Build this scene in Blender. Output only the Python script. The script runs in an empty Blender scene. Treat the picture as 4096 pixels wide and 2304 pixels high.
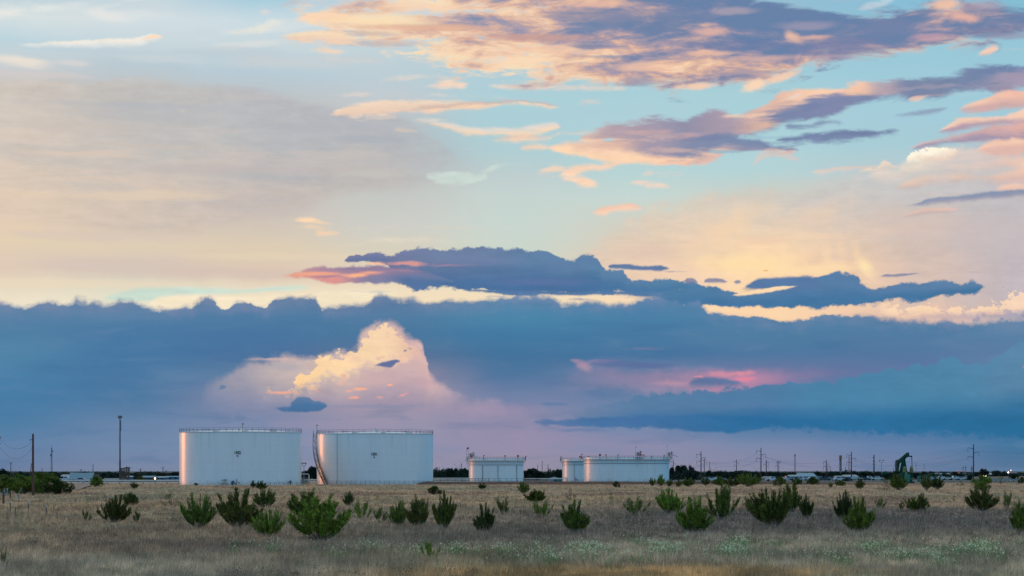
import bpy, bmesh, math, random
from mathutils import Vector, Matrix, noise as mnoise
R = math.radians
sc = bpy.context.scene
COL = sc.collection

# ---------------------------------------------------------------- camera
F = 8500.0; HORIZ = 1885.0; EYE = 3.75
cam_d = bpy.data.cameras.new('camera'); cam = bpy.data.objects.new('camera', cam_d); COL.objects.link(cam)
cam.location = (0, 0, EYE); cam.rotation_euler = (R(90), 0, 0)
cam_d.sensor_width = 36; cam_d.lens = 36 * F / 4096
cam_d.shift_y = (HORIZ - 1152) / 4096
cam_d.clip_start = 0.5; cam_d.clip_end = 60000
sc.camera = cam
sc.view_settings.view_transform = 'Standard'; sc.view_settings.look = 'None'
sc.view_settings.exposure = 0; sc.view_settings.gamma = 1
try: sc.view_settings.use_curve_mapping = False
except Exception: pass
sc.cycles.max_bounces = 5; sc.cycles.diffuse_bounces = 2; sc.cycles.glossy_bounces = 2
sc.cycles.transparent_max_bounces = 8; sc.cycles.use_adaptive_sampling = True

def lin(c):
    return tuple((x/255/12.92 if x/255 <= .04045 else ((x/255+.055)/1.055)**2.4) for x in c)

# ---------------------------------------------------------------- sky (world)
SUN_AZ = -51.0; SUN_EL = 1.8
wd = bpy.data.worlds.new('World'); wd.use_nodes = True
nt = wd.node_tree; nt.nodes.clear()
wd.cycles.sampling_method = 'MANUAL'; wd.cycles.sample_map_resolution = 512
def setin(sock, v):
    if isinstance(v, bpy.types.NodeSocket): nt.links.new(v, sock)
    else: sock.default_value = v if not (isinstance(v, tuple) and sock.type == 'RGBA' and len(v) == 3) else v + (1,)
def nmath(op, a, b=None, c=None, clamp=False):
    n = nt.nodes.new('ShaderNodeMath'); n.operation = op; n.use_clamp = clamp
    setin(n.inputs[0], a)
    if b is not None: setin(n.inputs[1], b)
    if c is not None: setin(n.inputs[2], c)
    return n.outputs[0]
def vmath(op, a, b=None):
    n = nt.nodes.new('ShaderNodeVectorMath'); n.operation = op
    setin(n.inputs[0], a)
    if b is not None: setin(n.inputs[1], b)
    return n.outputs['Value'] if op in ('LENGTH', 'DOT_PRODUCT') else n.outputs[0]
def mrange(v, a, b, c=0.0, d=1.0, smooth=False, clamp=False):
    n = nt.nodes.new('ShaderNodeMapRange'); n.clamp = clamp
    if smooth: n.interpolation_type = 'SMOOTHSTEP'
    setin(n.inputs[0], v)
    for i, x in enumerate((a, b, c, d)): setin(n.inputs[i+1], x)
    return n.outputs[0]
def mix(f, a, b):
    n = nt.nodes.new('ShaderNodeMix'); n.data_type = 'RGBA'
    setin(n.inputs[0], f)
    for s, v in ((n.inputs[6], a), (n.inputs[7], b)):
        setin(s, v if not isinstance(v, tuple) else (v + (1,) if len(v) == 3 else v))
    return n.outputs[2]
def ramp(f, stops, interp='LINEAR'):
    n = nt.nodes.new('ShaderNodeValToRGB'); r = n.color_ramp; r.interpolation = interp
    stops = sorted(stops)
    r.elements[0].position = stops[0][0]; r.elements[0].color = stops[0][1] + (1,)
    if len(stops) == 1: r.elements.remove(r.elements[1])
    else:
        r.elements[1].position = stops[-1][0]; r.elements[1].color = stops[-1][1] + (1,)
        for p, c in stops[1:-1]:
            e = r.elements.new(p); e.color = c + (1,)
    setin(n.inputs[0], f); return n.outputs[0]
def fcurve(f, pts):
    n = nt.nodes.new('ShaderNodeFloatCurve'); m = n.mapping; m.use_clip = False
    m.extend = 'HORIZONTAL'; c = m.curves[0]
    c.points[0].location = pts[0]; c.points[1].location = pts[-1]
    for p in pts[1:-1]: c.points.new(*p)
    for p in c.points: p.handle_type = 'AUTO_CLAMPED'
    m.update(); setin(n.inputs[1], f); return n.outputs[0]
def tnoise(vec, scale, detail=4, rough=.55, dist=0, col=False, dim='2D'):
    n = nt.nodes.new('ShaderNodeTexNoise'); n.noise_dimensions = dim; n.inputs['Scale'].default_value = scale
    n.inputs['Detail'].default_value = detail; n.inputs['Roughness'].default_value = rough
    n.inputs['Distortion'].default_value = dist
    setin(n.inputs['Vector'], vec); return n.outputs[1 if col else 0]

tc = nt.nodes.new('ShaderNodeTexCoord')
sep = nt.nodes.new('ShaderNodeSeparateXYZ'); nt.links.new(tc.outputs['Generated'], sep.inputs[0])
az = nmath('ARCTAN2', sep.outputs[0], sep.outputs[1])
hyp = nmath('SQRT', nmath('ADD', nmath('MULTIPLY', sep.outputs[0], sep.outputs[0]), nmath('MULTIPLY', sep.outputs[1], sep.outputs[1])))
el = nmath('ARCTAN2', sep.outputs[2], hyp)
K = F / 4096        # azimuth / elevation (radians) -> cloud-chart units; chart is a linear map of the two angles
def PX(x): return 0.5 + math.atan((x - 2048) / F) * K            # chart column of a bearing
def PY(y): return (HORIZ / 4096) - math.atan((HORIZ - y) / F) * K  # chart row of an elevation
u0 = nmath('MULTIPLY_ADD', az, K, 0.5)
v0 = nmath('MULTIPLY_ADD', el, -K, HORIZ / 4096)
cmb = nt.nodes.new('ShaderNodeCombineXYZ'); setin(cmb.inputs[0], u0); setin(cmb.inputs[1], v0)
P = cmb.outputs[0]
def mapped(sx, sy, ang=0, off=0):
    n = nt.nodes.new('ShaderNodeMapping'); n.inputs['Scale'].default_value = (sx, sy, 1)
    n.inputs['Rotation'].default_value = (0, 0, R(ang)); n.inputs['Location'].default_value = (off, off*.7, off)
    setin(n.inputs[0], P); return n.outputs[0]
nW = tnoise(mapped(1, 2.2), 5, 3, .5, col=True)            # slow warp
nM = tnoise(mapped(1, 1.5, off=3), 28, 4, .6, col=True)    # mid warp
wv = vmath('ADD', vmath('MULTIPLY', vmath('SUBTRACT', nW, (.5,.5,.5)), (.050, .020, 0)),
                  vmath('MULTIPLY', vmath('SUBTRACT', nM, (.5,.5,.5)), (.014, .008, 0)))
PW = vmath('ADD', P, wv)
spw = nt.nodes.new('ShaderNodeSeparateXYZ'); setin(spw.inputs[0], PW)
GU, GV = spw.outputs[0], spw.outputs[1]                       # warped coordinates for broad colour
wv2 = vmath('MULTIPLY', vmath('SUBTRACT', nM, (.5,.5,.5)), (.012, .005, 0))
P2 = vmath('ADD', P, wv2)
sp2 = nt.nodes.new('ShaderNodeSeparateXYZ'); setin(sp2.inputs[0], P2)
U, V = sp2.outputs[0], sp2.outputs[1]
def signed(s, k=2.0): return nmath('MULTIPLY_ADD', s, k, -k/2)
NF = signed(tnoise(mapped(1, 1.35, off=7), 40, 7, .61))                  # fluffy fine
NS = signed(tnoise(mapped(1, 5.5, 6, off=11), 9, 6, .58, .3), 2.6)      # long streaks rising to the right
NT = signed(tnoise(mapped(1, 3.2, 8, off=17), 16, 6, .62, .4), 2.6)     # torn altocumulus
NH = signed(tnoise(mapped(1, 9, 2, off=23), 4, 5, .5), 2.0)             # near-horizontal layers
NW = signed(tnoise(mapped(1, 3.6, 7, off=29), 42, 5, .64, .25), 2.6)    # small torn wisps
vn = nt.nodes.new('ShaderNodeTexVoronoi'); vn.voronoi_dimensions = '2D'; vn.feature = 'SMOOTH_F1'
vn.inputs['Scale'].default_value = 62; vn.inputs['Detail'].default_value = 2; vn.inputs['Roughness'].default_value = .6
vn.inputs['Lacunarity'].default_value = 2.3; vn.inputs['Smoothness'].default_value = .3
vn.inputs['Randomness'].default_value = 1.0
setin(vn.inputs['Vector'], vmath('ADD', mapped(1, 1.25, off=5), wv2))
NB = nmath('MULTIPLY_ADD', NF, .7, nmath('MULTIPLY_ADD', vn.outputs['Distance'], -1.5, 0.6))          # billows: +ve in puff centres
TEX = nmath('MULTIPLY_ADD', NS, .075, nmath('MULTIPLY_ADD', NW, .07, nmath('MULTIPLY_ADD', NF, .05, 1.0)))   # brightness texture inside clouds
NOISE = {'X': TEX, 'F': NF, 'S': NS, 'T': NT, 'B': NB, 'H': NH, 'W': NW}

OPS = []          # the cloud layers in painting order, each with the part of the chart it can touch
XLIM = None
def record(fn, box): OPS.append((fn, box))
def grid(rows, xs, uu, vv):
    """broad sky colour measured at a few bearings and elevations, blended smoothly"""
    ia = 0; ib = len(rows)
    if XLIM:
        while ia < len(rows)-2 and rows[ia+1][0] < XLIM[2]-60: ia += 1
        while ib > ia+2 and rows[ib-2][0] > XLIM[3]+60: ib -= 1
    x0, x1 = PX(xs[0]), PX(xs[-1])
    t = mrange(uu, x0, x1)
    prev = None; py = None
    for y, cols in rows[ia:ib]:
        c = ramp(t, [((PX(x)-x0)/(x1-x0), lin(q)) for x, q in zip(xs, cols)], 'EASE')
        prev = c if prev is None else mix(mrange(vv, PY(py), PY(y)), prev, c)
        py = y
    return prev
XS = [0, 512, 1024, 1536, 2048, 2560, 3072, 3584, 4096]
G1 = [
 (0,   [(178,205,215),(190,210,219),(163,203,221),(192,210,220),(180,205,220),(160,195,215),(150,190,210),(135,190,215),(130,190,212)]),
 (100, [(216,225,226),(212,222,225),(203,219,226),(200,215,222),(190,210,220),(165,195,215),(150,190,210),(140,192,214),(135,190,212)]),
 (200, [(188,212,221),(200,216,222),(200,215,220),(193,210,216),(185,207,216),(160,200,215),(155,200,215),(152,200,217),(148,198,216)]),
 (300, [(203,208,210),(187,202,210),(184,203,213),(188,205,213),(175,206,216),(165,205,216),(160,203,216),(158,202,217),(155,200,217)]),
 (400, [(197,194,194),(190,194,196),(190,193,195),(195,201,205),(172,208,216),(172,208,216),(168,207,216),(163,204,217),(160,202,217)]),
 (500, [(201,192,187),(193,190,189),(186,187,190),(186,188,192),(172,206,214),(175,208,216),(170,208,217),(166,204,217),(162,202,216)]),
 (600, [(205,194,185),(196,190,187),(188,186,188),(178,181,187),(176,206,211),(178,210,215),(174,210,217),(168,205,215),(172,195,207)]),
 (700, [(213,198,182),(206,193,182),(198,188,182),(188,184,184),(190,206,207),(184,212,213),(180,211,214),(185,202,207),(200,196,196)]),
 (800, [(226,201,178),(214,198,182),(203,191,182),(198,200,196),(198,212,208),(198,215,210),(205,206,196),(212,200,188),(203,195,192)]),
 (900, [(230,205,180),(221,202,182),(209,197,184),(206,206,199),(200,214,208),(210,208,195),(232,206,176),(222,197,180),(200,190,186)]),
 (1000,[(227,208,180),(223,206,182),(222,205,180),(216,208,188),(203,214,203),(220,204,184),(246,213,170),(226,196,172),(200,188,187)]),
 (1100,[(223,202,184),(214,197,184),(220,198,180),(230,214,190),(215,211,195),(226,202,182),(253,217,170),(238,203,174),(204,188,186)]),
 (1165,[(228,214,190),(220,216,196),(234,222,196),(240,222,192),(240,222,190),(246,220,185),(252,217,174),(240,205,175),(188,180,186)]),
 (1250,[(240,228,204),(238,230,206),(246,228,196),(248,226,190),(248,224,188),(250,220,182),(252,214,172),(232,196,174),(196,180,182)]),
]
G2 = [
 (1210,[(106,130,164),(106,130,164),(98,128,162),(92,124,160),(88,134,170),(82,128,168),(86,130,168),(92,132,166),(104,138,168)]),
 (1270,[(92,130,165),(86,127,164),(80,123,162),(82,123,160),(76,133,168),(76,128,166),(84,130,166),(88,130,165),(96,135,168)]),
 (1340,[(80,127,164),(74,121,162),(73,118,160),(76,120,158),(68,122,162),(70,120,160),(80,124,162),(82,124,162),(90,130,166)]),
 (1420,[(84,133,168),(72,120,162),(76,115,158),(92,115,150),(68,115,155),(70,115,157),(80,120,160),(84,120,160),(92,125,163)]),
 (1500,[(76,128,167),(71,118,160),(95,125,160),(150,140,160),(80,118,158),(110,125,160),(112,120,160),(97,118,160),(92,128,166)]),
 (1600,[(71,124,166),(76,120,160),(126,133,164),(165,150,168),(118,130,166),(105,130,166),(76,125,165),(74,130,166),(72,130,166)]),
 (1700,[(78,125,164),(104,132,166),(124,138,170),(150,147,172),(150,142,170),(116,135,170),(62,116,160),(55,114,158),(50,112,156)]),
 (1780,[(98,129,166),(112,136,169),(125,141,171),(142,144,172),(150,142,170),(138,139,170),(122,136,169),(97,126,166),(66,116,156)]),
 (1850,[(106,126,160),(118,134,164),(128,140,167),(140,142,168),(147,142,165),(140,138,162),(134,137,165),(114,130,162),(82,117,152)]),
 (1900,[(114,128,158),(124,136,162),(134,142,165),(146,144,165),(152,143,162),(144,139,160),(138,138,162),(118,130,160),(88,118,150)]),
]

def colspec(c, t, x0, x1):
    if isinstance(c[0], (int, float)): return lin(c)
    a, b = PX(x0), PX(x1)
    return ramp(t, [(min(1, max(0, (PX(x)-a)/(b-a))), lin(q)) for x, q in c], 'EASE')
SOFTF = {'F': 1.5, 'B': 1.15, 'W': 2.6, 'T': 2.1, 'S': 1.5, 'H': 1.5}
AMPF = {'F': 2.6, 'B': 2.2, 'W': 1.7, 'T': 1.35, 'S': 1.2, 'H': 1.2}
def strip_mask(pts, soft, amp, noise, taper, al, fade=None):
    amp = min(amp*AMPF[noise], max(amp*.8, .26*max(q[2]-q[1] for q in pts))); soft = (soft[0]*SOFTF[noise], soft[1]*SOFTF[noise])
    x0, x1 = pts[0][0], pts[-1][0]
    ys = [PY(p[1]) for p in pts] + [PY(p[2]) for p in pts]
    pad = max(amp, 4) * .75
    y0, y1 = min(ys) - pad/4096, max(ys) + pad/4096; rg = y1 - y0
    a, b = PX(x0), PX(x1)
    n = len(pts); top = []; bot = []
    for i, p in enumerate(pts):
        e = pad/4096 if ((i == 0 and 'L' in taper) or (i == n-1 and 'R' in taper)) else 0
        top.append(((PX(p[0])-a)/(b-a), (PY(p[1])+e-y0)/rg)); bot.append(((PX(p[0])-a)/(b-a), (PY(p[2])-e-y0)/rg))
    t = mrange(U, a, b)
    w = mrange(V, y0, y1, clamp=False)
    ft = fcurve(t, top); fb = fcurve(t, bot)
    ns = NOISE[noise]
    k = amp/4096/rg
    dt = nmath('SUBTRACT', nmath('MULTIPLY_ADD', ns, k, w), ft)
    db = nmath('SUBTRACT', nmath('MULTIPLY_ADD', ns, k, fb), w)
    m = nmath('MULTIPLY', mrange(dt, -.38*min(soft[0], 30)/4096/rg, (soft[0]-.38*min(soft[0], 30))/4096/rg, smooth=True), mrange(db, -.38*min(soft[1], 30)/4096/rg, (soft[1]-.38*min(soft[1], 30))/4096/rg, 0, al, smooth=True))
    if not fade:
        L = x1 - x0; q = min(.12, 120/L)
        f0 = 0 if ('L' in taper and pts[0][2]-pts[0][1] > 30) else 1; f1 = 0 if ('R' in taper and pts[-1][2]-pts[-1][1] > 30) else 1
        if f0*f1 == 0: fade = [(x0, f0), (x0+L*q, 1), (x1-L*q, 1), (x1, f1)]
    if fade: m = nmath('MULTIPLY', m, fcurve(t, [((PX(x)-a)/(b-a), q) for x, q in fade]))
    return m, t, w, ft, fb
def strip_now(base, pts, col, colb=None, soft=(12, 12), amp=20, noise='F', taper='LR', al=1.0, cn=.5, fade=None, g=(.2, .8), cnoise='S'):
    m, t, w, ft, fb = strip_mask(pts, soft, amp, noise, taper, al, fade)
    c = colspec(col, t, pts[0][0], pts[-1][0])
    if colb is not None:
        c2 = colspec(colb, t, pts[0][0], pts[-1][0])
        gg = nmath('DIVIDE', nmath('SUBTRACT', w, ft), nmath('MAXIMUM', nmath('SUBTRACT', fb, ft), .02))
        gg = nmath('MULTIPLY_ADD', NOISE[cnoise], cn, gg)
        c = mix(mrange(gg, g[0], g[1], smooth=True), c, c2)
    n = nt.nodes.new('ShaderNodeVectorMath'); n.operation = 'SCALE'; setin(n.inputs[0], c if isinstance(c, bpy.types.NodeSocket) else tuple(c)); setin(n.inputs['Scale'], TEX)
    return mix(m, base, n.outputs[0])
def blob_now(base, x, y, rx, ry, col, al=1.0, amp=.5, noise='S', inner=.2, slope=0.0):
    """soft patch; slope = rise to the right"""
    if slope:
        fx, fy = 4096/rx, 4096/ry
        da = nmath('MULTIPLY_ADD', U, fx, -PX(x)*fx)
        db = nmath('MULTIPLY_ADD', V, fy, nmath('MULTIPLY_ADD', U, slope*fy, -PY(y)*fy - PX(x)*slope*fy))
        d = nmath('SQRT', nmath('MULTIPLY_ADD', da, da, nmath('MULTIPLY', db, db)))
    else:
        d = vmath('LENGTH', vmath('MULTIPLY', vmath('SUBTRACT', P2, (PX(x), PY(y), 0)), (4096/rx, 4096/ry, 0)))
    d = nmath('MULTIPLY_ADD', NOISE[noise], -amp, d)
    return mix(mrange(d, inner, 1.0, al, 0.0, smooth=True), base, lin(col))

def strip(_, pts, col, colb=None, soft=(12, 12), amp=20, noise='F', taper='LR', *a, **k):
    mg = 34 + 1.1*amp*AMPF[noise]
    box = (pts[0][0]-40 if 'L' in taper else -1e9, pts[-1][0]+40 if 'R' in taper else 1e9, min(p[1] for p in pts)-mg, max(p[2] for p in pts)+mg)
    def fn(base):
        # narrow the curve to the stretch this tile needs
        q = pts
        return strip_now(base, q, col, colb, soft, amp, noise, taper, *a, **k)
    record(fn, box)
def blob(_, x, y, rx, ry, col, al=1.0, amp=.5, noise='S', inner=.2, slope=0.0):
    f = 1 + .9*amp
    record(lambda base: blob_now(base, x, y, rx, ry, col, al, amp, noise, inner, slope),
           (x-rx*f-25, x+rx*f+25, y-(ry+abs(slope)*rx)*f-12, y+(ry+abs(slope)*rx)*f+12))
s = None
# --- high cirrus, upper left
for a in [(200,75,330,34,(232,233,229),.85,.9,'S',.1,.10),(420,95,160,30,(234,232,228),.7,.9,'S',.1,-.1),(60,90,160,30,(236,234,226),.7,.8,'S',.1,.1),
          (330,20,260,14,(205,218,222),.6,.8),(560,85,130,24,(222,226,228),.5,.8),(640,255,330,28,(206,214,218),.5,.9),
          (80,285,160,26,(238,226,212),.85,.7,'S',.2,-.05),(300,285,90,18,(222,214,212),.6,.7),(760,120,330,40,(206,222,228),.5,1.0),
          (1000,140,330,26,(220,226,226),.6,1.0,'S',.1,.12),(1020,185,240,22,(228,226,220),.5,1.0,'S',.1,.12),
          (900,230,400,34,(190,203,212),.55,.8),(1150,265,330,34,(204,208,210),.5,.9),(420,238,350,16,(190,205,216),.5,.6)]:
    s = blob(s, *a)
s = strip(s, [(30,226,228),(150,212,226),(300,196,222),(450,184,216),(560,172,208),(610,163,190),(665,170,172)], (240,234,222), (228,228,224), (8,16), 9, 'F', cn=.2)
s = strip(s, [(560,182,186),(600,166,180),(640,164,172),(665,170,172)], (250,218,188), None, (6,8), 6, 'F')
# --- grey veil of the anvil on the left and its rounded end
s = strip(s, [(-400,380,900),(250,352,950),(583,340,980),(800,352,960),(1007,362,900),(1220,410,860),(1366,448,800),(1560,462,770),(1660,505,740),(1760,560,705),(1835,612,650)],
          [(0,(208,198,188)),(700,(193,191,189)),(1100,(184,186,190)),(1500,(180,183,188)),(1800,(182,190,194))],
          [(0,(222,202,182)),(700,(209,194,182)),(1100,(199,188,182)),(1500,(192,187,183)),(1800,(186,192,194))], (22,44), 22, 'S', 'R', .92, .4, g=(.25,.9), cnoise='S', fade=[(-400,1),(1600,1),(1835,.85)])
s = blob(s, 640, 475, 420, 60, (182,184,189), .5, .5, 'H'); s = blob(s, 1330, 520, 420, 40, (178,180,188), .5, .5, 'H', .1, .04)
s = blob(s, 300, 540, 420, 55, (205,193,184), .5, .5, 'H'); s = blob(s, 700, 600, 420, 20, (205,192,182), .5, .6, 'H')
s = blob(s, 1550, 640, 330, 40, (182,182,186), .45, .5, 'H', .1, .04); s = blob(s, 420, 1070, 430, 45, (212,196,186), .6, .4, 'H')
s = blob(s, 1100, 1030, 500, 24, (230,212,184), .5, .5, 'H'); s = blob(s, 1000, 1100, 560, 30, (214,194,182), .6, .5, 'H')
s = blob(s, 200, 1150, 700, 26, (236,218,190), .6, .5, 'H')
for a in [(500,440,420,26,(176,180,188),.5,.9,'S'),(980,400,300,18,(196,190,190),.6,.9,'S'),(200,640,380,24,(222,200,184),.55,.8,'S'),(900,690,520,26,(190,182,182),.5,.9,'S'),(1250,620,330,22,(202,192,186),.55,.9,'S'),
          (480,800,520,28,(228,206,182),.55,.8,'S'),(1000,850,420,22,(200,190,186),.5,.9,'S'),(300,960,520,26,(216,198,186),.5,.8,'S'),(1500,560,240,20,(170,176,186),.55,.8,'S'),(1480,700,200,18,(198,194,188),.5,.8,'S'),(150,340,260,14,(214,204,200),.5,.9,'S')]:
    s = blob(s, *a)
# teal slit and bright rims over the deck
s = strip(s, [(380,1205,1210),(520,1172,1220),(640,1162,1210),(800,1158,1190),(950,1160,1180),(1100,1150,1172),(1240,1130,1170)], (204,223,209), None, (14,14), 8, 'H', cn=0)
s = strip(s, [(580,1240,1245),(640,1196,1262),(700,1188,1270),(900,1188,1290),(1200,1180,1290),(1400,1160,1290),(1600,1150,1290)], (246,230,200), None, (14,30), 8, 'H')
# --- pale virga veil on the right
s = strip(s, [(2280,1010,1140),(2420,930,1160),(2560,850,1180),(2730,782,1200),(3000,755,1220),(3207,735,1240),(3366,700,1250),(3600,680,1250),(5200,640,1250)],
          [(2280,(224,202,182)),(2730,(222,206,188)),(3200,(205,200,196)),(3600,(196,198,200)),(4096,(196,192,196)),(5000,(180,184,200))],
          [(2280,(226,202,182)),(2730,(240,208,178)),(3050,(252,216,172)),(3400,(238,204,174)),(3700,(212,190,180)),(4096,(194,184,190)),(5000,(170,170,190))], (70,40), 40, 'F', 'L', .92, .15, g=(.05,.75))
for a in [(2900,930,270,110,(244,212,176),.7,.5,'F',.0,.5),(3000,1060,260,60,(255,224,172),.9,.4,'F'),(3260,1085,220,34,(254,222,174),.8,.5,'F'),
          (3455,1075,58,50,(255,228,178),.95,.4,'F',.1,-.6),(3425,1020,40,60,(246,212,172),.6,.5,'F',.0,-1.1),(3250,880,260,70,(236,206,178),.5,.6,'F',.0,.3),
          (3650,900,300,110,(214,192,180),.5,.4,'F'),(3950,960,260,130,(200,188,188),.5,.3,'F'),(3060,966,170,30,(236,198,170),.4,.6,'F'),(3310,1040,26,80,(250,216,176),.5,.4,'F',.0,-1.2),(3220,1050,22,60,(250,214,172),.45,.4,'F',.0,-.9),(3130,1030,24,70,(252,220,176),.4,.4,'F',.0,.9),(3365,1010,20,70,(244,210,174),.45,.4,'F',.0,-1.6),
          (2600,1010,160,60,(224,196,180),.5,.3,'F'),(3060,1086,15,5,(232,180,118),.9,.2,'F')]:
    s = blob(s, *a)
# --- altocumulus sheet across the top
T1 = [(1080,50,60),(1180,28,75),(1300,20,150),(1450,5,205),(1600,-60,262),(1760,-120,290),(1900,-120,322),(2200,-120,340),(2500,-120,352),(2650,-120,362),(2800,-110,364),(2930,-70,352),(3000,-20,362),(3100,8,345),(3200,30,312),(3300,45,276),(3420,66,256),(3550,62,250),(3700,38,242),(3850,24,226),(3950,36,218),(4050,72,210),(4200,90,190),(4600,120,150)]
def alto(s):
    m, t, w, ft, fb = strip_mask(T1, (26, 26), 62, 'T', 'LR', 1.0, [(1080,.5),(1300,.8),(1600,.9),(2300,.97),(2700,1),(4600,1)])
    g = nmath('DIVIDE', nmath('SUBTRACT', w, ft), nmath('MAXIMUM', nmath('SUBTRACT', fb, ft), .05))
    hb = fcurve(t, [((PX(x)-PX(1080))/(PX(4600)-PX(1080)), q) for x, q in [(1080,.02),(1500,.18),(2000,.34),(2400,.55),(2700,.9),(4600,1)]])
    hq = nmath('ADD', nmath('MULTIPLY_ADD', NW, .45, hb), nmath('MULTIPLY', NS, .5))
    hq = nmath('SUBTRACT', hq, mrange(g, .5, 1.0, 0, .22, smooth=True))
    m = nmath('MULTIPLY', m, mrange(hq, -.12, .22, smooth=True))
    bias = fcurve(t, [((PX(x)-PX(1080))/(PX(4600)-PX(1080)), q) for x, q in [(1080,.10),(1500,.22),(1800,.38),(2100,.50),(2400,.62),(2600,.76),(2900,.84),(3300,.86),(4000,.84),(4600,.82)]])
    q = nmath('ADD', nmath('MULTIPLY', NT, .55), nmath('MULTIPLY_ADD', NW, .16, nmath('MULTIPLY', NS, .42)))
    q = nmath('ADD', q, bias)
    q = nmath('SUBTRACT', q, mrange(g, .45, 1.0, 0, .34, smooth=True))
    alt = ramp(q, [(0, lin((252,224,186))), (.22, lin((248,210,176))), (.42, lin((222,180,160))), (.6, lin((172,155,168))), (.78, lin((126,136,168))), (1, lin((104,130,168)))])
    return mix(m, s, alt)
record(alto, (1020, 4700, -1e9, 470))
for a in [(1500,88,300,38,(252,224,184),.9,.5,'T'),(1700,30,250,26,(250,214,180),.8,.6,'T'),(1750,112,330,18,(226,178,152),.7,.6,'S'),(2100,150,420,20,(206,160,148),.7,.6,'S'),
          (2450,62,420,38,(132,138,166),.8,.6,'S'),(2400,20,260,16,(232,186,164),.7,.6,'S'),(2200,200,330,26,(246,206,176),.7,.8,'T'),(2350,190,110,16,(118,132,166),.8,.5,'S'),
          (2660,110,230,60,(108,130,166),.8,.4,'S'),(2080,240,220,26,(252,220,186),.8,.7,'T'),(1560,180,260,22,(190,176,178),.6,.8,'S'),(1440,140,240,14,(196,172,166),.6,.6,'S'),
          (2450,225,150,14,(124,138,170),.7,.6,'S'),(2580,270,160,22,(240,196,170),.75,.7,'T'),(2560,325,120,26,(140,150,176),.7,.5,'S'),
          (2840,132,105,26,(226,180,166),.8,.4,'S'),(2930,55,120,20,(186,168,178),.6,.4,'S'),(3170,160,60,30,(238,192,168),.85,.3,'F',.1,-.5),(3260,168,110,15,(236,186,164),.8,.4,'S'),(3240,120,160,20,(168,158,178),.6,.5,'S'),
          (2960,188,300,28,(108,126,166),.7,.5,'S'),(2850,222,130,14,(232,188,166),.8,.5,'S'),(3060,245,220,20,(214,176,168),.75,.6,'S'),(3000,300,240,26,(152,146,168),.6,.5,'S'),
          (3350,205,260,60,(118,128,166),.75,.3,'S'),(3780,55,95,34,(244,196,168),.9,.4,'F'),(3850,108,110,30,(238,184,164),.85,.5,'F',.1,-.15),(3920,70,110,36,(180,160,174),.6,.4,'F'),(3720,182,110,20,(196,158,170),.75,.4,'S'),
          (3560,140,180,46,(118,132,168),.7,.4,'S'),(3960,165,170,36,(108,126,164),.8,.4,'S'),(4040,190,130,18,(150,142,168),.6,.4,'S'),(3300,245,180,12,(178,156,172),.5,.4,'S'),
          (3020,352,75,30,(252,216,184),.95,.7,'F',.25,.25),(3140,316,95,22,(248,208,178),.85,.7,'F',.2,.3),(2780,350,110,22,(248,206,176),.9,.7,'F',.2,.05),
          (3560,20,60,28,(206,220,226),.6,.9,'T',.0,.5),(3480,50,95,22,(196,212,222),.7,1.,'T',.0,.3),(3350,15,120,16,(160,186,208),.6,1.,'T')]:
    s = blob(s, *a)
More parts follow.
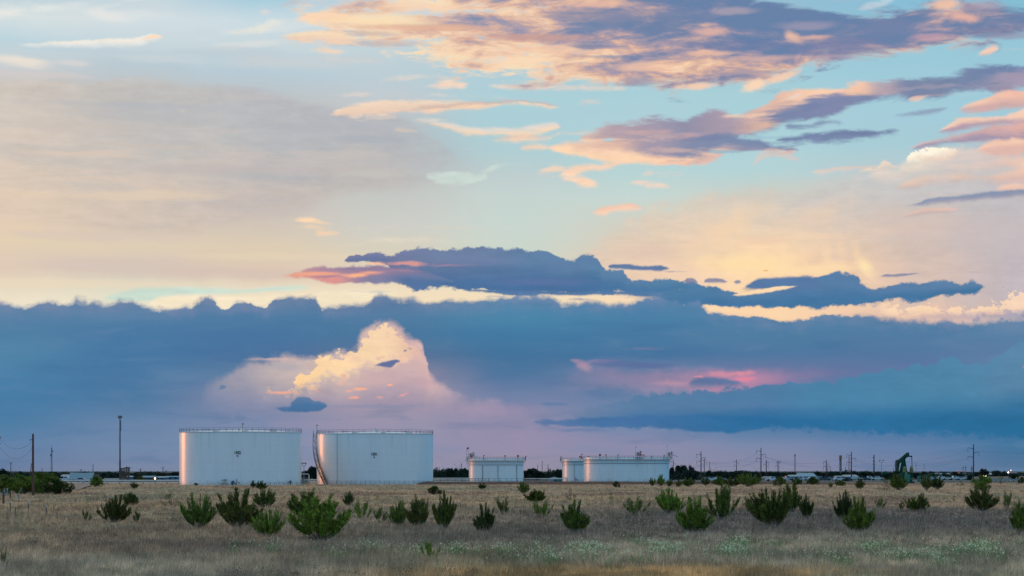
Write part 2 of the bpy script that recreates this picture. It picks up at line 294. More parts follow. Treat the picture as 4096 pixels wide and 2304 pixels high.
# --- thin streaks below the sheet
ST = [
 ([(1320,455,470),(1400,425,468),(1500,406,462),(1600,402,458),(1700,404,450),(1780,402,446),(1900,412,440),(1980,418,432)], (246,216,188), (240,206,180), 14, .85),
 ([(1600,452,458),(1700,428,450),(1850,412,438),(1980,404,428),(2080,403,420),(2160,408,426),(2200,412,432),(2245,424,430)], (206,180,172), (248,212,180), 9, .95),
 ([(1630,482,486),(1700,474,492),(1800,486,520),(1880,502,538),(1960,512,546),(2060,508,548),(2150,498,540),(2200,485,525),(2245,512,516)], (226,218,208), (248,216,186), 10, .9),
 ([(1950,562,564),(2020,545,568),(2100,540,566),(2170,545,560),(2240,522,540)], (236,200,176), (246,212,184), 8, .9),
 ([(2070,592,594),(2120,576,600),(2190,580,598),(2230,592,600)], (248,212,182), None, 6, .95),
 ([(1680,345,348),(1740,330,350),(1800,318,352),(1850,324,350),(1890,336,338)], (250,216,188), None, 8, .9),
 ([(1340,384,387),(1400,376,388),(1460,373,386),(1515,380,382)], (242,220,202), None, 5, .85),
 ([(1680,388,390),(1750,378,388),(1800,384,390),(1850,388,390)], (238,216,200), None, 5, .8),
 ([(1500,325,335),(1600,300,325),(1680,298,315),(1760,305,312)], (232,218,206), None, 8, .6),
 ([(1940,336,340),(2000,338,352),(2100,345,358),(2250,340,360),(2420,345,362),(2560,352,362)], (240,212,192), None, 8, .7),
 ([(2300,424,428),(2340,405,420),(2390,404,416),(2415,420,424)], (232,208,194), None, 7, .7),
 ([(2125,690,694),(2180,676,692),(2230,664,688),(2290,690,700),(2320,690,694)], (250,214,184), None, 8, .9),
 ([(2230,705,712),(2270,668,700),(2320,655,692),(2380,660,686),(2450,640,672),(2520,640,662)], (250,212,182), None, 9, .9),
 ([(2225,720,722),(2290,702,728),(2330,706,746),(2380,726,748),(2415,738,744)], (250,212,182), None, 8, .95),
 ([(2515,735,738),(2560,724,744),(2600,730,752),(2650,734,752),(2700,748,752)], (244,212,190), None, 7, .85),
 ([(2560,706,710),(2590,688,704),(2620,690,698)], (238,208,190), None, 6, .7),
 ([(2362,848,850),(2410,832,862),(2460,818,848),(2520,812,844),(2555,824,842),(2580,834,836)], (246,198,172), (248,208,182), 7, .95),
 ([(1170,884,888),(1200,876,894),(1250,880,898),(1300,892,904),(1360,900,902)], (254,216,174), None, 6, .95),
 ([(1175,912,914),(1230,908,918),(1290,912,922),(1330,910,916)], (254,214,172), None, 5, .9),
 ([(1250,930,932),(1290,930,948),(1340,930,942),(1365,934,936)], (250,212,174), None, 5, .85),
 ([(1370,980,990),(1500,958,975),(1650,950,970),(1780,958,972)], (230,216,196), None, 8, .6),
 ([(1690,710,715),(1750,690,735),(1850,690,742),(1930,688,720),(1960,705,708)], (206,222,214), None, 16, .8),
 ([(1900,700,702),(1950,672,692),(2000,656,672),(2045,650,662)], (212,224,214), None, 8, .75),
 ([(1560,528,532),(1600,516,528),(1650,522,530),(1680,532,534)], (240,210,184), None, 5, .8),
 ([(3905,262,264),(3940,236,262),(3975,224,256),(3992,238,252)], (246,204,180), None, 6, .9),
]
ST += [([(880,150,160),(1000,118,150),(1100,92,118),(1180,84,100)], (232,228,216), None, 14, .7), ([(1080,170,176),(1160,140,172),(1260,126,176),(1366,130,180),(1450,138,190)], (250,220,184), (244,206,176), 16, .85),
 ([(1140,92,96),(1200,76,96),(1300,48,100),(1400,52,104)], (250,214,180), None, 14, .85), ([(1230,204,206),(1280,192,216),(1340,196,226),(1400,206,216)], (246,214,186), None, 12, .8), ([(1140,32,36),(1200,22,42),(1260,20,36)], (242,216,194), None, 10, .8),
 ([(800,0,2),(860,-8,8),(950,-8,8),(1040,-6,6)], (250,218,190), None, 7, .9), ([(1020,58,62),(1060,52,68),(1100,60,66)], (240,214,196), None, 7, .7), ([(1200,240,246),(1360,226,250),(1480,232,256),(1560,244,252)], (206,204,204), None, 12, .6),
 ([(1370,470,474),(1450,462,480),(1560,466,480),(1600,474,478)], (236,214,196), None, 10, .6), ([(2600,690,692),(2680,704,712),(2760,694,700)], (230,206,196), None, 8, .5), ([(1920,396,398),(2000,386,394),(2060,388,392)], (214,206,206), None, 7, .5)]
for pts, c, cb, amp, al in ST:
    s = strip(s, pts, c, cb, (9, 9), amp*1.5, 'W', 'LR', al, .35, cnoise='W')
# --- long bands to the right
s = strip(s, [(2290,560,562),(2380,510,590),(2480,486,606),(2600,484,612),(2730,482,600),(2783,462,590),(2857,450,580),(2942,456,560),(3048,436,545),(3110,402,530),(3154,384,510),(3260,372,490),(3340,362,480),(3393,350,462),(3472,346,440),(3631,348,416),(3790,338,406),(3950,314,404),(4096,304,396),(4400,280,360),(4700,270,272)],
          [(2290,(220,190,176)),(2480,(178,160,172)),(2730,(150,148,172)),(2900,(170,156,172)),(3080,(226,186,168)),(3260,(248,206,176)),(3440,(246,200,172)),(3530,(184,166,176)),(3640,(126,140,170)),(4096,(112,132,168))],
          [(2290,(248,212,180)),(2480,(246,208,178)),(2730,(196,166,170)),(2900,(140,144,172)),(3100,(122,134,168)),(3350,(128,136,170)),(3530,(124,136,168)),(3800,(126,138,168)),(4096,(160,150,172))], (11,14), 32, 'T', 'LR', 1, .75, g=(.3,.8))
s = strip(s, [(2170,582,592),(2250,570,622),(2350,562,634),(2450,558,642),(2600,560,654),(2700,556,668),(2780,555,664),(2852,552,650),(2900,548,628),(3000,560,626),(3100,590,624),(3160,600,618),(3205,614,616)],
          [(2170,(248,212,180)),(2450,(224,186,170)),(2600,(164,154,172)),(2800,(128,140,170)),(3100,(122,138,170)),(3200,(150,150,172))],
          [(2170,(252,216,182)),(2500,(252,214,180)),(2700,(244,200,174)),(2850,(226,190,176)),(3000,(150,150,172)),(3200,(224,186,172))], (12,10), 30, 'T', 'LR', 1, .6, g=(.4,.85))
s = blob(s, 2440, 563, 40, 9, (176,208,216), .9, .3, 'F')
s = strip(s, [(3090,575,580),(3150,558,588),(3230,546,580),(3300,542,590),(3400,536,582),(3460,538,572),(3520,540,568),(3560,536,560),(3605,546,549)], (116,132,168), (126,142,174), (9,12), 22, 'W')
s = strip(s, [(3120,512,516),(3180,500,528),(3240,506,524),(3290,494,518),(3350,500,512),(3390,512,514)], (128,146,176), None, (8,10), 16, 'W', al=.9)
s = strip(s, [(3560,482,486),(3620,474,488),(3700,468,486),(3760,462,476),(3800,460,462)], (140,156,182), None, (7,8), 7, 'T', al=.8)
s = strip(s, [(3620,424,426),(3660,408,432),(3720,402,412)], (236,196,178), None, (7,8), 6, 'F', al=.8)
s = strip(s, [(2995,688,692),(3090,600,640),(3180,640,650),(3230,648,650)], (226,196,184), None, (8,8), 8, 'F', al=.5)
s = strip(s, [(3230,690,692),(3290,686,712),(3360,684,700),(3440,680,696),(3560,678,690)], (232,202,186), (214,204,198), (8,14), 9, 'F', al=.8)
for a in [(2560,530,150,16,(206,170,168),.6,.9,'T'),(2780,560,170,14,(120,132,168),.6,.9,'T'),(2700,600,120,14,(214,182,172),.6,.9,'T'),(3000,470,150,10,(248,208,178),.6,.9,'W'),(3260,440,150,14,(118,132,168),.7,.9,'T',.1,.1),(3700,375,220,12,(170,160,176),.5,.9,'W',.1,.05),(3180,400,60,10,(236,214,202),.7,.8,'F',.1,.3),(2900,612,120,9,(150,184,200),.8,.8,'W'),(3060,560,110,8,(160,196,208),.8,.8,'W'),(2620,640,200,10,(254,214,178),.7,.8,'W')]:
    s = blob(s, *a)
# right-hand cluster
s = blob(s, 4020, 610, 330, 120, (206,192,192), .6, .7, 'T', .1, .15)
s = blob(s, 4040, 560, 200, 40, (226,190,182), .6, .8, 'T', .1, .15)
s = blob(s, 3960, 690, 240, 40, (222,200,188), .6, .8, 'T', .1, .1)
s = strip(s, [(3825,470,474),(3880,444,480),(3950,420,480),(4020,405,476),(4096,408,470),(4300,380,450),(4500,400,402)], [(3825,(246,204,178)),(4096,(240,190,170))], (206,172,170), (9,14), 23, 'T', 'LR', cn=.4)
s = strip(s, [(3700,556,560),(3790,530,560),(3850,502,548),(3950,500,540),(4030,494,545),(4096,478,555),(4300,450,540),(4500,480,482)], (246,206,182), (178,156,172), (9,14), 27, 'T', 'LR', cn=.4)
s = strip(s, [(3610,616,620),(3680,600,618),(3780,580,610),(3880,560,604),(3980,530,600),(4096,520,606),(4400,480,560),(4600,500,502)], [(3610,(220,184,176)),(3850,(200,168,172)),(4096,(222,176,168))], (164,150,172), (10,14), 28, 'T', 'LR', cn=.5)
s = strip(s, [(3900,630,636),(3960,600,650),(4030,590,656),(4096,585,650),(4400,560,610),(4600,580,582)], (244,202,178), (222,182,172), (12,14), 18, 'F', cn=.5)
s = strip(s, [(3850,700,702),(3920,672,706),(4000,664,700),(4096,668,712),(4500,650,680)], (240,200,178), None, (14,14), 27, 'F', 'L', al=.85)
s = strip(s, [(3560,768,772),(3650,738,776),(3720,716,764),(3800,714,752),(3900,722,756),(4000,718,770),(4096,706,770),(4500,700,740)], (240,200,176), (216,184,174), (12,18), 27, 'T', 'L', al=.9, cn=.4)
s = strip(s, [(3595,838,842),(3680,822,840),(3800,806,832),(3950,796,826),(4096,786,820),(4500,770,800)], (132,146,174), (160,158,176), (9,12), 13, 'F', 'L', al=.95)
s = strip(s, [(3560,886,888),(3640,868,882),(3700,850,874),(3780,852,872),(3860,858,864)], (232,192,176), (196,176,180), (10,12), 10, 'F', al=.75)
s = strip(s, [(3960,785,790),(4040,768,794),(4096,770,790),(4300,770,775)], (240,198,176), None, (9,10), 15, 'F', 'L', al=.8)
# bright sunlit cumulus head
s = strip(s, [(3440,716,724),(3500,700,752),(3580,680,770),(3660,640,778),(3760,610,770),(3860,612,760),(3960,640,750),(4100,650,745)], [(3440,(226,208,196)),(3650,(240,222,202)),(3800,(228,208,196)),(4100,(222,196,186))], [(3440,(214,204,198)),(3800,(206,198,194)),(4100,(206,190,190))], (30,44), 26, 'F', 'LR', .8, .7)
s = strip(s, [(3340,704,708),(3420,690,712),(3500,682,712),(3545,658,706),(3580,672,704),(3620,680,705)], (236,214,194), (214,204,194), (9,16), 10, 'B', al=.9)
s = strip(s, [(3584,694,700),(3612,654,704),(3645,628,704),(3680,616,700),(3730,610,694),(3770,596,686),(3810,598,672),(3840,622,650)], (255,246,224), (240,212,188), (9,50), 13, 'B', cn=.6, g=(.25,.75), cnoise='F')
for a in [(3700,640,60,22,(255,250,236),.7,.8,'B'),(3790,620,36,16,(255,248,230),.7,.8,'B'),(3640,676,40,12,(250,226,198),.6,.8,'B')]:
    s = blob(s, *a)
# --- lens cloud with its pink flank, then the dark band to its right
s = strip(s, [(1350,1044,1048),(1420,1022,1050),(1500,1014,1048),(1620,1000,1150),(1737,997,1150),(1886,986,1168),(2029,992,1172),(2135,1003,1174),(2188,1019,1172),(2268,1032,1172),(2347,1030,1168),(2395,1042,1168),(2416,1076,1170),(2495,1094,1172),(2530,1114,1174),(2665,1114,1178),(2740,1122,1180),(2800,1150,1180),(2900,1172,1176)],
          [(1350,(120,122,160)),(1800,(112,130,164)),(2200,(96,128,164)),(2500,(92,130,166)),(2800,(84,128,164))], [(1350,(110,120,158)),(1800,(78,114,158)),(2200,(74,112,156)),(2500,(74,118,160)),(2800,(72,120,160))], (8,8), 15, 'F', 'LR', 1, .3, cnoise='H')
s = strip(s, [(1100,1106,1108),(1180,1090,1112),(1260,1074,1118),(1330,1070,1140),(1420,1068,1134),(1520,1062,1138),(1640,1070,1142),(1760,1100,1142),(1850,1130,1138)],
          [(1100,(236,170,142)),(1300,(170,138,158)),(1500,(150,130,160)),(1800,(100,122,160))], [(1100,(230,160,136)),(1330,(214,150,146)),(1500,(130,128,160)),(1650,(84,116,158)),(1800,(78,114,158))], (10,9), 14, 'F', 'LR', 1, .4, cnoise='S')
for a in [(1260,1098,130,9,(246,170,138),.85,.6,'S'),(1335,1122,70,14,(222,150,144),.9,.6,'F'),(1480,1094,100,17,(254,176,140),.95,.7,'S',.1,.1),(1430,1104,60,9,(255,186,140),.8,.5,'S'),(1620,1056,140,14,(220,156,150),.9,.7,'F'),(1500,1056,40,7,(250,200,160),.8,.4,'F'),
          (1780,1062,170,13,(168,136,164),.8,.6,'S'),(1600,1084,150,10,(176,138,158),.6,.6,'S'),(1410,1078,120,9,(128,124,158),.7,.5,'S'),(1300,1110,80,6,(150,126,152),.6,.5,'S'),(1400,1056,70,5,(220,206,186),.7,.4,'F'),
          (2150,1128,300,22,(104,120,166),.45,.5,'H'),(1900,1040,260,24,(116,132,168),.4,.6,'H')]:
    s = blob(s, *a)
s = strip(s, [(2425,1068,1070),(2440,1058,1074),(2500,1056,1078),(2560,1062,1084),(2640,1064,1084),(2690,1074,1076)], (96,122,162), None, (7,8), 9, 'F')
s = strip(s, [(2480,1184,1186),(2600,1172,1192),(2720,1168,1200),(2850,1176,1190)], (92,126,164), None, (8,8), 6, 'F')
s = strip(s, [(2630,1184,1186),(2700,1150,1240),(2762,1146,1236),(2836,1156,1232),(2910,1172,1236),(2953,1180,1240),(2995,1170,1241),(3100,1160,1241),(3200,1120,1241),(3260,1116,1240),(3324,1108,1238),(3414,1106,1230),(3446,1132,1226),(3525,1154,1222),(3605,1148,1214),(3711,1145,1208),(3844,1143,1192),(3950,1156,1172),(4060,1160,1163)],
          [(2660,(80,124,162)),(3300,(88,126,166)),(3900,(92,128,166)),(4000,(110,134,166))], (70,118,160), (8,8), 15, 'F', 'LR', 1, .2, cnoise='H')
s = strip(s, [(2955,1158,1162),(3000,1134,1164),(3040,1116,1170),(3120,1112,1172),(3200,1108,1170),(3280,1112,1168)], (88,122,164), None, (8,9), 14, 'T')
s = strip(s, [(2925,1186,1188),(2960,1176,1188),(3020,1166,1184),(3080,1156,1174),(3160,1150,1162),(3210,1144,1148)], (254,220,178), None, (5,7), 7, 'F')
for pts in ([(2725,1130,1132),(2745,1112,1142),(2775,1118,1134),(2790,1128,1130)], [(2800,1134,1136),(2840,1116,1134),(2880,1118,1136),(2910,1130,1132)], [(2920,1132,1134),(2945,1122,1138),(2970,1130,1132)], [(3500,1116,1118),(3560,1106,1118),(3640,1104,1114),(3700,1106,1112)], [(2640,1085,1087),(2690,1083,1089),(2790,1086,1090)]):
    s = strip(s, pts, (112,124,162), None, (6,7), 7, 'F', al=.85)
for a in [(1500,1166,110,7,(196,196,196),.5,.9,'F'),(1980,1188,60,5,(176,176,190),.6,.9,'F'),(2310,1196,50,9,(150,152,176),.6,.9,'F'),(2110,1186,120,5,(206,196,190),.6,.9,'F'),(2560,1190,90,6,(214,190,176),.5,.9,'F')]:
    s = blob(s, *a)
s = strip(s, [(1850,1166,1168),(1900,1158,1172),(2000,1160,1178),(2200,1166,1182),(2400,1166,1180),(2560,1170,1182),(2640,1176,1180)], (84,120,162), None, (7,8), 7, 'F')
# --- cumulus heads peeping over the deck at right
s = strip(s, [(3510,1250,1300),(3530,1226,1300),(3570,1214,1300),(3610,1240,1300),(3640,1216,1300),(3700,1206,1300),(3760,1222,1300),(3780,1240,1300),(3820,1226,1300),(3870,1236,1300),(3900,1228,1300),(3950,1220,1300),(4003,1198,1300),(4060,1186,1300),(4100,1180,1300),(4500,1170,1300)],
          [(3510,(252,220,184)),(3900,(250,214,180)),(4100,(248,214,186))], [(3510,(244,206,180)),(3750,(226,190,178)),(3900,(150,150,172)),(4100,(134,146,176))], (7,10), 24, 'B', 'L', .95, .45, g=(.35,.8), cnoise='B')
s = strip(s, [(3480,1268,1272),(3600,1262,1290),(3800,1264,1292),(4000,1258,1290),(4300,1250,1290)], [(3480,(248,208,176)),(3800,(196,172,178)),(4100,(150,154,180))], None, (14,12), 14, 'F', 'L', .6)
s = blob(s, 3690, 1264, 150, 10, (252,214,178), .8, .6, 'S', .1, .12); s = blob(s, 3980, 1268, 70, 6, (240,190,170), .7, .6, 'F')

# --- the dark blue deck
DK = [(-1400,1245),(0,1240),(106,1237),(223,1228),(265,1237),(313,1214),(345,1228),(379,1218),(419,1234),(467,1220),(525,1216),(562,1228),(610,1242),(658,1245),(695,1256),(716,1240),(774,1241),(785,1214),(827,1203),(868,1216),(901,1238),(949,1220),(992,1218),(1023,1236),(1071,1237),(1092,1210),(1145,1190),(1193,1203),(1236,1193),(1267,1210),(1284,1242),(1366,1232),(1398,1230),(1480,1212),(1493,1194),(1530,1185),(1578,1198),(1663,1206),(1700,1217),(1790,1208),(1896,1207),(1992,1196),(2077,1196),(2193,1199),(2215,1205),(2241,1221),(2321,1208),(2374,1209),(2427,1224),(2506,1226),(2549,1205),(2649,1196),(2713,1206),(2790,1212),(2847,1250),(2995,1262),(3101,1277),(3207,1286),(3260,1274),(3340,1268),(3472,1274),(3578,1291),(3737,1302),(3897,1304),(4096,1294),(5600,1290)]
def deck(s):
    m, t, w, ft, fb = strip_mask([(x, y, 2600) for x, y in DK], (7, 40), 13, 'F', '', 1.0)
    m2, t2, w2, ft2, fb2 = strip_mask([(x, y-1, 2600) for x, y in DK], (14, 40), 12, 'B', '', .8)
    m3, t3, w3, ft3, fb3 = strip_mask([(x, y-8, 2600) for x, y in DK], (20, 40), 12, 'F', '', 1.0)
    kk = mrange(nmath('ADD', NH, nmath('MULTIPLY', NS, .6)), -.25, .45, smooth=True)
    m = nmath('ADD', nmath('MULTIPLY', nmath('MAXIMUM', m, m2), kk), nmath('MULTIPLY', m3, nmath('SUBTRACT', 1.0, kk))); m2 = m
    low = grid(G2, XS, U, V)
    low = mix(nmath('MULTIPLY', mrange(NH, .0, .7, smooth=True), .22), low, lin((96,136,172)))
    low = mix(nmath('MULTIPLY', mrange(NS, .0, .8, smooth=True), .30), low, lin((112,140,174)))
    low = mix(nmath('MULTIPLY', mrange(NS, .0, -.8, smooth=True), .35), low, lin((62,108,152)))
    low = mix(nmath('MULTIPLY', mrange(NF, .1, .9, smooth=True), .10), low, lin((130,140,170)))
    rim = mrange(nmath('SUBTRACT', w, ft), 0, 62/4096/((2600-1180)/4096), .55, 0, smooth=True)
    low = mix(nmath('MULTIPLY', rim, mrange(NF, -.3, .6)), low, lin((136,142,172)))
    lump = nmath('MULTIPLY', mrange(nmath('SUBTRACT', w, ft), 0, 120/4096/((2600-1180)/4096), .5, 0, smooth=True), mrange(NB, -.2, .5, smooth=True))
    low = mix(lump, low, lin((98,136,172)))
    return mix(nmath('MAXIMUM', m, m2), s, low)
record(deck, (-1e9, 1e9, 1150, 1e9))
# opening with the sunlit thunderhead
OP = [(800,1530),(835,1518),(954,1464),(1034,1434),(1232,1424),(1330,1412),(1415,1392),(1436,1362),(1479,1300),(1526,1282),(1582,1294),(1638,1334),(1680,1360),(1701,1415),(1714,1480),(1765,1525),(1829,1576),(1948,1592),(2060,1624),(2200,1660)]
s = strip(s, [(x, y, 1690) for x, y in OP], [(800,(134,140,166)),(954,(158,155,170)),(1100,(196,180,178)),(1350,(210,186,178)),(1700,(214,180,178)),(1829,(176,158,174)),(2060,(156,146,172))],
          [(800,(122,136,166)),(1034,(146,146,170)),(1350,(166,152,172)),(1700,(164,150,172)),(2060,(150,143,172))], (30,130), 15, 'F', 'LR', .97, .12, g=(.25,.95), cnoise='H')
s = strip(s, [(975,1560,1564),(1002,1556,1576),(1065,1552,1588),(1110,1560,1592),(1165,1548,1600),(1180,1520,1598),(1204,1480,1590),(1250,1462,1585),(1270,1426,1575),(1320,1405,1560),(1415,1394,1540),(1440,1362,1530),(1482,1304,1515),(1526,1288,1500),(1582,1300,1490),(1634,1342,1480),(1672,1366,1480),(1694,1418,1482),(1712,1474,1480)],
          [(975,(250,180,140)),(1180,(255,214,160)),(1350,(252,216,170)),(1520,(248,214,176)),(1700,(236,190,168))], [(975,(250,170,138)),(1200,(252,186,146)),(1400,(232,184,168)),(1700,(214,176,174))], (12,60), 15, 'B', 'LR', .98, .9, g=(.3,1.05), cnoise='B', fade=[(975,1),(1560,1),(1650,.75),(1712,.15)])
for a in [(1235,1500,34,40,(255,206,150),.8,.9,'B'),(1330,1450,60,30,(255,224,172),.8,.9,'B'),(1390,1420,40,24,(222,184,168),.7,.9,'B'),(1285,1555,50,24,(230,170,150),.7,.9,'B'),(1360,1520,60,34,(226,180,164),.7,.9,'B'),(1500,1345,24,30,(255,226,178),.8,.9,'B'),(1470,1420,44,26,(255,220,170),.7,.9,'B'),(1560,1350,50,22,(238,198,170),.6,.9,'B'),(1620,1440,46,30,(246,204,168),.7,.9,'B'),(1560,1460,60,24,(228,188,172),.6,.9,'B'),(1110,1576,60,12,(255,190,150),.8,.9,'B'),(1300,1500,70,60,(255,218,160),.5,.9,'B'),(1220,1545,70,26,(255,200,150),.8,.4,'B'),(1530,1400,70,32,(255,222,160),.75,.6,'B'),(1480,1340,40,50,(252,212,172),.5,.6,'B'),(1600,1360,60,26,(255,214,160),.6,.6,'B'),(1430,1440,70,40,(234,196,176),.5,.5,'B'),
          (1130,1470,110,22,(176,170,178),.7,.4,'F'),(1500,1520,160,40,(214,176,172),.5,.4,'F'),(1100,1440,130,10,(214,184,176),.7,.4,'F'),
          (1240,1600,60,8,(180,150,168),.5,.4,'F'),(1130,1570,90,9,(255,176,140),.7,.6,'F'),
          (1584,1322,14,14,(96,116,156),.9,.8,'B'),(1640,1394,34,14,(96,118,158),.9,.9,'B'),(1620,1404,22,10,(84,112,156),.9,.7,'B'),(1500,1306,18,20,(110,120,156),.7,.8,'B'),(1654,1350,18,20,(120,126,158),.6,.9,'B'),
          (1440,1558,34,9,(255,178,138),.8,.6,'F'),(1415,1591,32,7,(255,170,140),.8,.6,'F'),(1395,1566,20,6,(246,172,150),.7,.5,'F'),(1558,1541,16,8,(255,180,142),.8,.5,'F'),(1612,1583,30,8,(240,164,152),.7,.6,'F',.1,.3),(1520,1592,22,6,(232,168,158),.6,.5,'F'),
          (1700,1530,60,40,(196,162,176),.5,.3,'F'),(1950,1640,260,40,(172,150,174),.45,.4,'F'),(1500,1626,260,12,(132,140,170),.5,.5,'H'),(1350,1700,400,40,(160,146,172),.35,.4,'F'),(1400,1760,300,40,(154,146,172),.3,.4,'F')]:
    s = blob(s, *a)
s = strip(s, [(1470,1464,1466),(1510,1456,1466),(1550,1444,1472),(1590,1440,1456),(1606,1446,1450)], (100,114,156), None, (5,6), 6, 'F')
s = strip(s, [(1082,1632,1634),(1120,1626,1642),(1155,1618,1648),(1168,1600,1649),(1200,1586,1650),(1232,1588,1650),(1252,1604,1649),(1285,1608,1643),(1326,1632,1635)], (92,122,160), (72,112,154), (6,7), 4, 'F')
s = strip(s, [(850,1562,1566),(872,1556,1568),(884,1540,1566),(902,1544,1558),(912,1556,1558)], (96,124,162), None, (6,8), 7, 'B', al=.8)
s = strip(s, [(940,1668,1672),(960,1660,1690),(985,1672,1684)], (104,128,162), None, (8,12), 8, 'F', al=.5)
# mauve break and rose band to the right
s = strip(s, [(2180,1520,1600),(2290,1462,1580),(2330,1440,1560),(2380,1446,1560),(2440,1466,1560),(2600,1478,1580),(2760,1476,1580),(3080,1470,1560),(3250,1472,1530),(3380,1480,1512),(3500,1494,1500)],
          [(2040,(124,130,164)),(2300,(142,132,164)),(2500,(160,136,166)),(2763,(186,142,168)),(2900,(204,142,168)),(3060,(200,140,168)),(3200,(160,130,166)),(3400,(130,124,162))],
          [(2040,(132,136,168)),(2400,(146,138,168)),(2700,(176,146,170)),(2900,(214,144,166)),(3060,(204,138,166)),(3200,(150,128,166)),(3400,(110,124,162))], (40,26), 10, 'F', 'LR', .85, .3, fade=[(2180,0),(2340,.4),(2480,.6),(2700,.65),(2900,.85),(3100,.6),(3300,.3),(3500,.1)])
for a in [(2340,1462,44,30,(178,146,166),.8,.7,'F',.1,-.3),(2310,1440,40,14,(168,140,166),.7,.7,'F'),(2400,1445,90,10,(148,134,166),.6,.6,'F'),(2560,1396,130,9,(122,124,162),.5,.6,'F'),
          (2560,1460,180,17,(92,110,156),.75,.4,'F'),(2440,1450,90,20,(96,112,156),.6,.4,'F'),(2676,1520,18,16,(244,138,150),.85,.8,'B'),(2882,1494,30,14,(255,150,148),.9,.8,'B'),(2790,1508,44,8,(250,156,150),.8,.7,'B'),(2970,1496,70,18,(238,146,158),.7,.8,'F'),(2900,1500,110,16,(228,146,160),.5,.7,'F'),
          (2980,1520,70,14,(236,134,156),.7,.4,'F'),(2700,1536,120,16,(190,148,168),.6,.4,'F')]:
    s = blob(s, *a)
s = strip(s, [(2755,1530,1552),(2790,1512,1556),(2850,1508,1556),(2920,1516,1556),(2975,1530,1552)], (96,118,158), (94,122,160), (14,26), 9, 'F')
# low blue bank, lower right
s = strip(s, [(2280,1622,1700),(2366,1612,1715),(2604,1570,1722),(2800,1552,1728),(3002,1534,1732),(3066,1522,1732),(3360,1517,1740),(3430,1500,1744),(3463,1490,1745),(3558,1474,1750),(3620,1466,1752),(3678,1454,1753),(3760,1442,1754),(3821,1432,1755),(3870,1452,1756),(3910,1450,1758),(4000,1420,1764),(4096,1370,1772),(4600,1330,1790),(5600,1330,1790)],
          [(2280,(110,132,166)),(2604,(86,124,162)),(3002,(80,124,164)),(3360,(74,130,166)),(3821,(80,134,168)),(4096,(90,134,168))], [(2280,(96,128,166)),(2604,(56,112,158)),(3002,(44,108,156)),(3500,(44,110,156)),(4096,(42,108,152))], (12,26), 8, 'B', 'L', .96, .12, g=(.35,.8), cnoise='H')
s = strip(s, [(2110,1690,1694),(2180,1678,1698),(2300,1672,1706),(2500,1668,1712),(2700,1664,1722),(2900,1662,1730),(3100,1664,1730)], [(2110,(92,120,164)),(2400,(70,112,160)),(3100,(44,108,156))], None, (10,10), 6, 'F', 'LR', .95, fade=[(2110,1),(2900,1),(3100,0)])
s = strip(s, [(2210,1722,1724),(2300,1712,1730),(2380,1712,1728),(2460,1718,1722)], (104,124,164), None, (8,10), 5, 'F', al=.7)
s = strip(s, [(2155,1618,1620),(2200,1612,1626),(2250,1614,1624),(2290,1620,1622)], (96,122,162), None, (7,8), 4, 'F', al=.8)
s = blob(s, 2900, 1620, 420, 26, (90,126,166), .4, .4, 'H'); s = blob(s, 3500, 1600, 420, 30, (76,132,168), .4, .4, 'H')
s = blob(s, 4110, 1480, 30, 10, (160,140,170), .7, .5, 'F')
# --- the rest of the dome: real sky model, thin cloud, dusk glow round the sun
st = nt.nodes.new('ShaderNodeTexSky'); st.sky_type = 'NISHITA'; st.sun_disc = False
st.sun_elevation = R(SUN_EL); st.sun_rotation = R(SUN_AZ); st.air_density = 1.2; st.dust_density = 1.5; st.ozone_density = 2
nish = vmath('MULTIPLY', st.outputs[0], (.12, .12, .12))
dn = tnoise(tc.outputs['Generated'], 3.2, 4, .6, dim='3D')
DOME = ramp(mrange(el, 0, R(90)), [(0, (.045,.43,.88)), (.22, (.06,.52,1.0)), (.46, (.40,.62,.80)), (1, (1.75,1.35,1.10))])
dome = mix(.8, nish, DOME)
dome = mix(mrange(dn, .5, .7, 0, .3, smooth=True), dome, (.62,.62,.66))
sdir = (math.sin(R(SUN_AZ))*math.cos(R(SUN_EL)), math.cos(R(SUN_AZ))*math.cos(R(SUN_EL)), math.sin(R(SUN_EL)))
cd = vmath('DOT_PRODUCT', tc.outputs['Generated'], sdir)
dome = mix(mrange(cd, .72, .99, 0, .75, smooth=True), dome, (1.0, .72, .46))
inner = nmath('MULTIPLY', mrange(nmath('ABSOLUTE', az), R(15), R(24), 1, 0, smooth=True), mrange(el, R(13), R(24), 1, 0, smooth=True))
TX = [-1e9, 700, 1366, 2048, 2730, 3415, 1e9]
TY = [-1e9, 210, 420, 620, 900, 1080, 1200, 1330, 1480, 1640, 1e9]
main = nt
